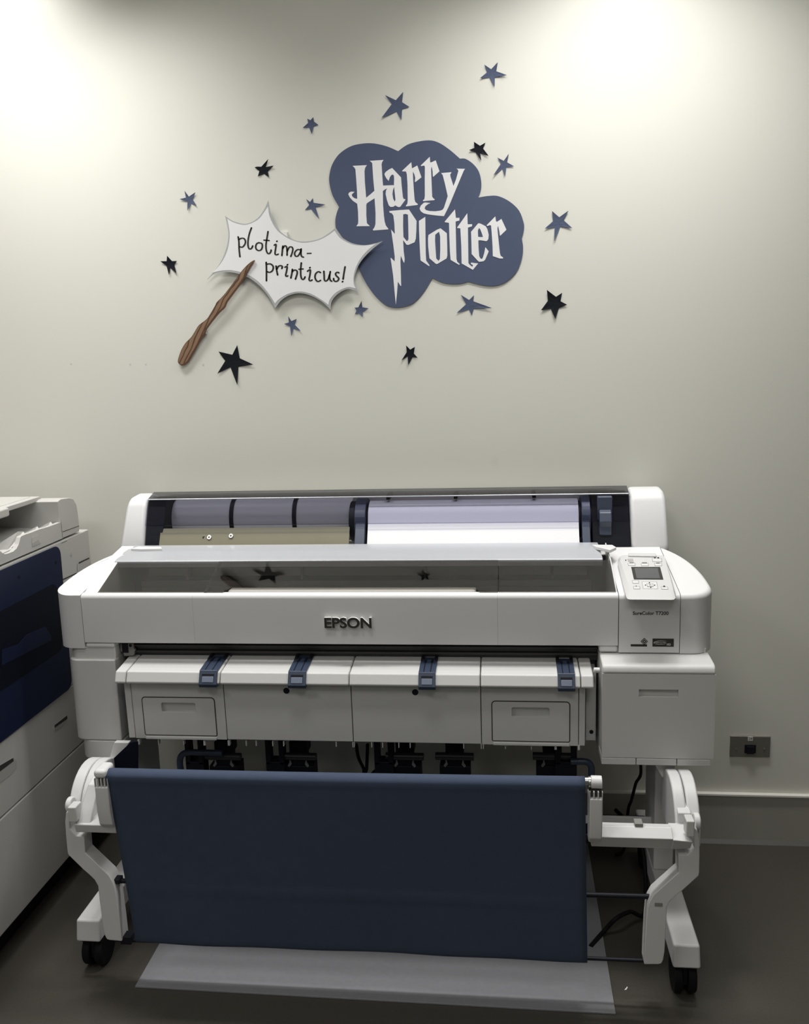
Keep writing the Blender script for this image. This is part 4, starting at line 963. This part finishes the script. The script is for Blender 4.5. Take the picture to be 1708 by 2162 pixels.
# rods between the legs
y = -.73
a, b = ony(228, 1859, y), ony(1376, 1893, y); MB().cyl((a.x-.01, y, a.z), (b.x+.01, y, b.z), .006, 14).build('tie_rod', M['black'], PR)
a, b = ony(250, 1984, y), ony(1362, 2028, y); MB().cyl((a.x-.01, y, a.z), (b.x+.01, y, b.z), .0045, 14).build('tie_rod', M['black'], PR)
q = ony(240, 1856, y); MB().box(q.x-.012, q.x+.02, y-.012, y+.01, q.z-.006, q.z+.006).build('rod_clamp', M['black'], PR, bevel=.002)
q = ony(265, 1980, y); MB().box(q.x-.008, q.x+.02, y-.014, y+.012, q.z-.009, q.z+.012).build('rod_clamp', M['black'], PR, bevel=.002)

# ---- cables
def cable(pts, r, label):
    o = MB().tube(catmull(pts, 8), r, 10).build('power_cable', M['rubber'])
    return tag(o, label, 'cable')
q = [onx(1352, 1622, .30), onx(1342, 1660, .30)]
cable([Vector((.335, -.20, .52)), ony(1353, 1618, -.18), ony(1342, 1655, -.14), ony(1333, 1690, -.12), ony(1326, 1712, -.11), ony(1318, 1790, -.09), onz(1300, 1805, .006)], .0045, 'thin black cable dropping from under the ink bay behind the right arm')
cable([onz(1247, 1998, .006), onz(1275, 1966, .012), ony(1300, 1940, -.48), ony(1330, 1925, -.44), ony(1362, 1923, -.40), Vector((.36, -.30, .16)), Vector((.30, -.22, .21))], .0055, 'black cable curving up from the floor board beside the right leg')
cable([ony(752, 1572, -.42), ony(757, 1600, -.40), ony(768, 1624, -.38), ony(772, 1645, -.36), Vector((-.30, -.30, .40)), Vector((-.28, -.24, .205))], .0045, 'black cable hanging under the middle of the printer, left of its twin')
cable([ony(776, 1572, -.42), ony(775, 1600, -.40), ony(774, 1624, -.38), ony(773, 1645, -.36), Vector((-.26, -.30, .40)), Vector((-.25, -.24, .205))], .0045, 'black cable hanging straight under the middle of the printer, right of its twin')
# ------------------------------------------------------------------ floor board under the printer
fb = [onz(285, 2083, .004), onz(1300, 2140, .004)]
bx0, bx1 = fb[0].x, fb[1].x
o = MB().hull([(bx0, fb[0].y, .0005), (bx1, fb[1].y, .0005), (bx1+.002, -.05, .0005), (bx0-.004, -.05, .0005)],
              [(bx0, fb[0].y, .005), (bx1, fb[1].y, .005), (bx1+.002, -.05, .005), (bx0-.004, -.05, .005)]).build('floor_board', M['board'], None, bevel=.0008)
tag(o, 'thin pale grey board lying on the floor under the printer', 'board')
q = onz(1321, 2087, 0)
o = MB().loops([[(q.x-.004, q.y-.006), (q.x+.001, q.y-.005), (q.x+.005, q.y+.003), (q.x+.004, q.y+.006), (q.x+.001, q.y+.001)]], lambda u, v, w: (u, v, .0004+w), .0006).build('paper_scrap', M['whitepaper'], None, smooth=False)
tag(o, 'tiny white paper scrap on the floor right of the grey board', 'scrap')

# ------------------------------------------------------------------ copier at the left, side towards the printer
XC = -1.27
CPY = thing('office_copier', (-1.585, -.50, 0), 'ivory and navy office copier cut off by the left edge, beside the printer', 'copier')
def kx(px, py, x=XC): q = onx(px, py, x); return (q.y, q.z)
def pl2(off): return lambda u, v, w: (XC+off+w, u, v)
YB, YFR = -.047, -1.02
zs = kx(84, 1158.9)[1]                            # seam under the scanner
zbot = .088
y0s, z0s = kx(30, 1700); y1s, z1s = kx(167, 1577); zd = (z0s+z1s)/2
# body in stacked modules
MB().box(-1.90, XC, YFR, YB, zbot, zd-.0012).build('lower_drawer', M['ivory'], CPY, bevel=.004)
mid = MB().box(-1.90, XC, YFR, YB, zd+.0012, kx(0, 1562)[1]-.004).build('upper_drawer', M['ivory'], CPY, bevel=.004)
MB().box(-1.885, XC-.012, YFR+.01, YB-.012, zbot+.004, zs-.004).build('copier_core', M['seam'], CPY, smooth=False)
zt = kx(0, 1562)[1]-.004
bodyb = MB().box(-1.90, XC, YFR, YB, zt, zs-.003).build('copier_body', M['ivory'], CPY, bevel=.004)
MB().box(-1.86, XC-.05, YFR+.04, YB-.04, .0, zbot+.004).build('copier_plinth', M['black'], CPY, smooth=False)
# navy panel with rounded corners and a darker well
def arc_pts(c, r, a0, a1, n=6): return [(c[0]+r*math.cos(math.radians(a0+(a1-a0)*i/n)), c[1]+r*math.sin(math.radians(a0+(a1-a0)*i/n))) for i in range(n+1)]
yR = kx(131, 1240)[0]; zT = kx(100, 1160.5)[1]; zB = kx(70, 1512)[1]
r = .028
nav = [(YFR+.06, zB), (yR-r-.012, zB)]+arc_pts((yR-r-.004, zB+r), r, -90, 0)+arc_pts((yR-r+.004, zT-r), r, 0, 90)+[(YFR+.06, zT)]
npn = MB().loops([nav], pl2(0), .004).build('navy_panel', M['navy'], CPY, smooth=False)
c1z = crop(0, 1000, 7.205)
yw = kx(*c1z((860, 1800)))[0]; zw = kx(*c1z((760, 1690)))[1]; zw2 = kx(60, 1418)[1]
well = [(YFR+.10, zw2), (yw-.03, zw2)]+arc_pts((yw-.03, zw2+.03), .03, -90, 0)+arc_pts((yw-.03, zw-.03), .03, 0, 90)+[(YFR+.10, zw)]
MB().loops([well], pl2(.004), .0006).build('panel_well', M['navy_dk'], npn, smooth=False)
tr = [kx(*p) for p in ((0, 1372), (35, 1360), (52, 1340), (92, 1323), (104, 1342), (104, 1352), (0, 1405))]
MB().loops([tr], pl2(.004), .0015).build('exit_tray', M['navy'], npn, smooth=False)
for p, rr in (((37, 1219), .005), ((115, 1188), .005)):
    u, v = kx(*p); MB().cyl((XC+.003, u, v), (XC+.0046, u, v), rr, 16).build('panel_screw', M['navy_dk'], npn)
# seams, vents and little marks on the ivory frame to the right of the navy panel
sm_ = MB()
def line(a, b, w=.0013):
    (u0, v0), (u1, v1) = kx(*a), kx(*b); d = Vector((u1-u0, v1-v0)).normalized(); n = Vector((-d.y, d.x))*w
    sm_.add([(XC+.0006, u0+n.x, v0+n.y), (XC+.0006, u1+n.x, v1+n.y), (XC+.0006, u1-n.x, v1-n.y), (XC+.0006, u0-n.x, v0-n.y)], [(0, 1, 2, 3)])
line(c1z((1195,1360)), c1z((1355,1285)), .0022); line(c1z((1172,1375)), c1z((1172,1505)), .0008); line(c1z((945,1615)), c1z((1165,1515)), .0018)
line(c1z((975,1675)), c1z((1110,1610)), .0018); line(c1z((975,1703)), c1z((1050,1665)), .0016); line(c1z((930,1060)), c1z((1020,1020)), .0006)
sm_.build('panel_seams', M['seam'], bodyb, smooth=False)
u, v = kx(*c1z((1083, 1235))); MB().cyl((XC-.002, u, v), (XC+.0008, u, v), .0055, 16).build('body_screw', M['ivory_dk'], bodyb)
# drawer pulls
def pull(pts, par, n='drawer_pull'):
    lp = [kx(*p) for p in pts]
    MB().loops([lp], pl2(.0002), .0006).build(n, M['ivory_dk'], par, smooth=False)
    top = [lp[0], lp[1], (lp[1][0]*.96+lp[2][0]*.04, (lp[1][1]*.45+lp[2][1]*.55)), (lp[0][0], lp[0][1]*.45+lp[-1][1]*.55)]
    MB().loops([top], pl2(.0006), .0006).build('pull_slot', M['seam'], par, smooth=False)
pull([(114.5, 1531), (141, 1510.5), (141, 1524), (120, 1541), (115, 1541)], mid)
pull([(-90, 1668), (27, 1600), (35, 1607), (34, 1622), (22, 1636), (-90, 1722)], mid)
# scanner unit: low wall with a scooped edge, a tray, a tall rear block and the feeder lid
cz = crop(0, 1020, 10.81)
wall = [kx(*cz(p)) for p in [(1400,1330),(1395,887),(1300,925),(1100,1000),(900,1055),(690,1138),(600,1165),(490,1213),(470,1240),(455,1300),(430,1390),(380,1490),(300,1562),(170,1612),(110,1620),(60,1600),(30,1570),(10,1553)]]
zw_ = wall[-1][1]; wall += [(YFR, zw_), (YFR, zs+.002), (wall[0][0], zs+.002)]
wall[0] = (kx(127.7, 1102.7)[0]+.004, zs+.002); wall[1] = (wall[0][0], kx(127.7, 1102.7)[1])
MB().loops([wall[:-1]], pl2(-.012), .012).build('tray_wall', M['ivory'], CPY, smooth=False)
ff, bb = kx(127.7, 1102.7), kx(168, 1125.6)
blk = [kx(127.7, 1102.7), kx(121.8, 1059), kx(128, 1053.5), kx(146, 1051), kx(155, 1053), kx(161.7, 1066), kx(165, 1085), kx(167.4, 1107), kx(168, 1125.6)]
blk[-1] = (blk[-1][0], zs+.002); blk.append((blk[0][0], zs+.002))
MB().hull([(-1.90, a, b) for a, b in blk], [(XC, a, b) for a, b in blk]).build('scanner_rear', M['ivory'], CPY, bevel=.002, seg=2)
MB().box(-1.90, XC-.013, YFR, blk[0][0]+.02, zs+.002, zs+.012).build('scanner_base', M['ivory'], CPY, smooth=False)
# tray floor slopes up to the far side; inner wall behind it
MB().hull([(-1.72, YFR, zs+.006), (XC-.013, YFR, zs+.006), (XC-.013, blk[0][0], zs+.006), (-1.72, blk[0][0], zs+.006)], [(-1.72, YFR, zs+.05), (XC-.013, YFR, zs+.014), (XC-.013, blk[0][0], zs+.030), (-1.72, blk[0][0], zs+.05)]).build('output_tray', M['ivory'], CPY, smooth=False)
for a, b, c_ in (((410,1105),(530,1105),(600,1165)), ((840,985),(850,985),(910,1035)), ((1145,880),(1155,880),(1222,925))):
    w = [kx(*cz(a), XC-.03), kx(*cz(b), XC-.03), kx(*cz(c_), XC-.013)]
    u0 = w[0][0]-.085
    MB().add([(XC-.03, w[0][0], w[0][1]), (XC-.03, w[1][0], w[1][1]), (XC-.014, w[2][0], w[2][1]-.004), (XC-.06, u0, zs+.03), (XC-.02, u0, zs+.02), (XC-.02, w[2][0], zs+.02)],
             [(0, 1, 2, 4, 3), (0, 3, 4), (1, 5, 2), (2, 5, 4), (3, 0, 1, 5)]).build('tray_rib', M['ivory'], CPY, smooth=False)
MB().box(-1.74, -1.70, YFR, blk[0][0], zs+.01, 1.085).build('feeder_inner', M['ivory_dk'], CPY, smooth=False)
LX = -1.335
la, lb = kx(10, 1072, LX), kx(84, 1048, LX); lc = kx(90, 1056, LX)
MB().hull([(LX, la[0], lc[1]), (LX, lc[0], lc[1]), (-1.90, lc[0], lc[1]), (-1.90, la[0], lc[1])], [(LX, la[0], lb[1]), (LX, lb[0], lb[1]), (-1.90, lb[0], lb[1]), (-1.90, la[0], lb[1])]).build('feeder_lid', M['ivory'], CPY, bevel=.002)
MB().box(-1.90, LX+.014, YFR, la[0]-.001, lc[1]-.010, lb[1]+.001).build('feeder_cover', M['ivory'], CPY, bevel=.006)
MB().box(-1.90, LX-.02, la[0], blk[1][0]+.01, lc[1]+.002, lb[1]+.002).build('feeder_deck', M['ivory'], CPY, bevel=.002)
u, v = kx(*cz((380, 795)), -1.70); MB().cyl((-1.705, u, v), (-1.698, u, v), .006, 16).build('feeder_screw', M['black'], CPY)
lt0 = [kx(*c1z(p)) for p in ((480,975), (585,935), (610,1065), (485,1110))]
mb_ = MB().loops([lt0], pl2(.0004), .0008).build('latch_plate', M['ivory'], CPY, smooth=False)
lt1 = [kx(*c1z(p)) for p in ((485,1060), (570,1000), (605,1058), (485,1108))]
MB().loops([lt1], pl2(.0012), .0004).build('latch_recess', M['ivory_dk'], CPY, smooth=False)
sm2 = MB(); sm_ = sm2; line(c1z((950, 886)), c1z((1200, 795)), .0009); sm2.build('rear_seam', M['seam'], CPY, smooth=False)

# ------------------------------------------------------------------ lights
def area(name, loc, sx, sy, power, col=LCOL, spread=math.pi, rot=(0, 0, 0)):
    l = bpy.data.lights.new(name, 'AREA'); l.shape = 'RECTANGLE'; l.size = sx; l.size_y = sy; l.energy = power; l.color = col; l.spread = spread
    o = bpy.data.objects.new(name, l); COL.objects.link(o); o.location = loc; o.rotation_euler = rot; return o
def spot(name, loc, power, size, blend, col=LCOL, rad=.045):
    l = bpy.data.lights.new(name, 'SPOT'); l.energy = power; l.spot_size = math.radians(size); l.spot_blend = blend; l.color = col; l.shadow_soft_size = rad
    o = bpy.data.objects.new(name, l); COL.objects.link(o); o.location = loc; return o
spot('ceiling_downlight', (-1.38, -.20, CEIL-.03), LP_L, 125, 1.0)
spot('ceiling_downlight', (.345, -.20, CEIL-.03), LP_R, 125, 1.0)
area('panel_and_fill_lamp', (-1.30, -.42, CEIL-.01), .9, .18, LP_P, spread=math.radians(108))
area('panel_and_fill_lamp', (.33, -.42, CEIL-.01), .9, .18, LP_P, spread=math.radians(108))
area('panel_and_fill_lamp', (-.5, -1.25, CEIL-.01), .6, .3, LP_FILL)  # added fill light, brightens the upper middle of the wall
area('room_lamp', (-1.8, -2.3, CEIL-.01), .6, .6, LP_ROOM)
area('room_lamp', (.25, -2.8, CEIL-.01), .6, .6, LP_ROOM)
area('room_lamp', (-1.0, -4.4, CEIL-.01), .6, .6, LP_ROOM)
wd = bpy.data.worlds.new('world'); SC.world = wd; wd.use_nodes = True
wd.node_tree.nodes['Background'].inputs[0].default_value = (.9, .93, 1, 1); wd.node_tree.nodes['Background'].inputs[1].default_value = .05

# ------------------------------------------------------------------ camera
cd = bpy.data.cameras.new('camera'); cam = bpy.data.objects.new('camera', cd); COL.objects.link(cam)
cd.sensor_fit = 'HORIZONTAL'; cd.sensor_width = 36; cd.lens = F_PX/1708*36; cd.clip_start = .05
mw = Matrix((RIGHT, UP, -FWD)).transposed().to_4x4(); mw.translation = CAM
cam.matrix_world = mw; SC.camera = cam
SC.view_settings.view_transform = 'Standard'; SC.view_settings.look = 'None'; SC.view_settings.gamma = 1.0; SC.view_settings.use_curve_mapping = False
SC.view_settings.exposure = EXPO
SC.cycles.max_bounces = 10; SC.cycles.transparent_max_bounces = 12
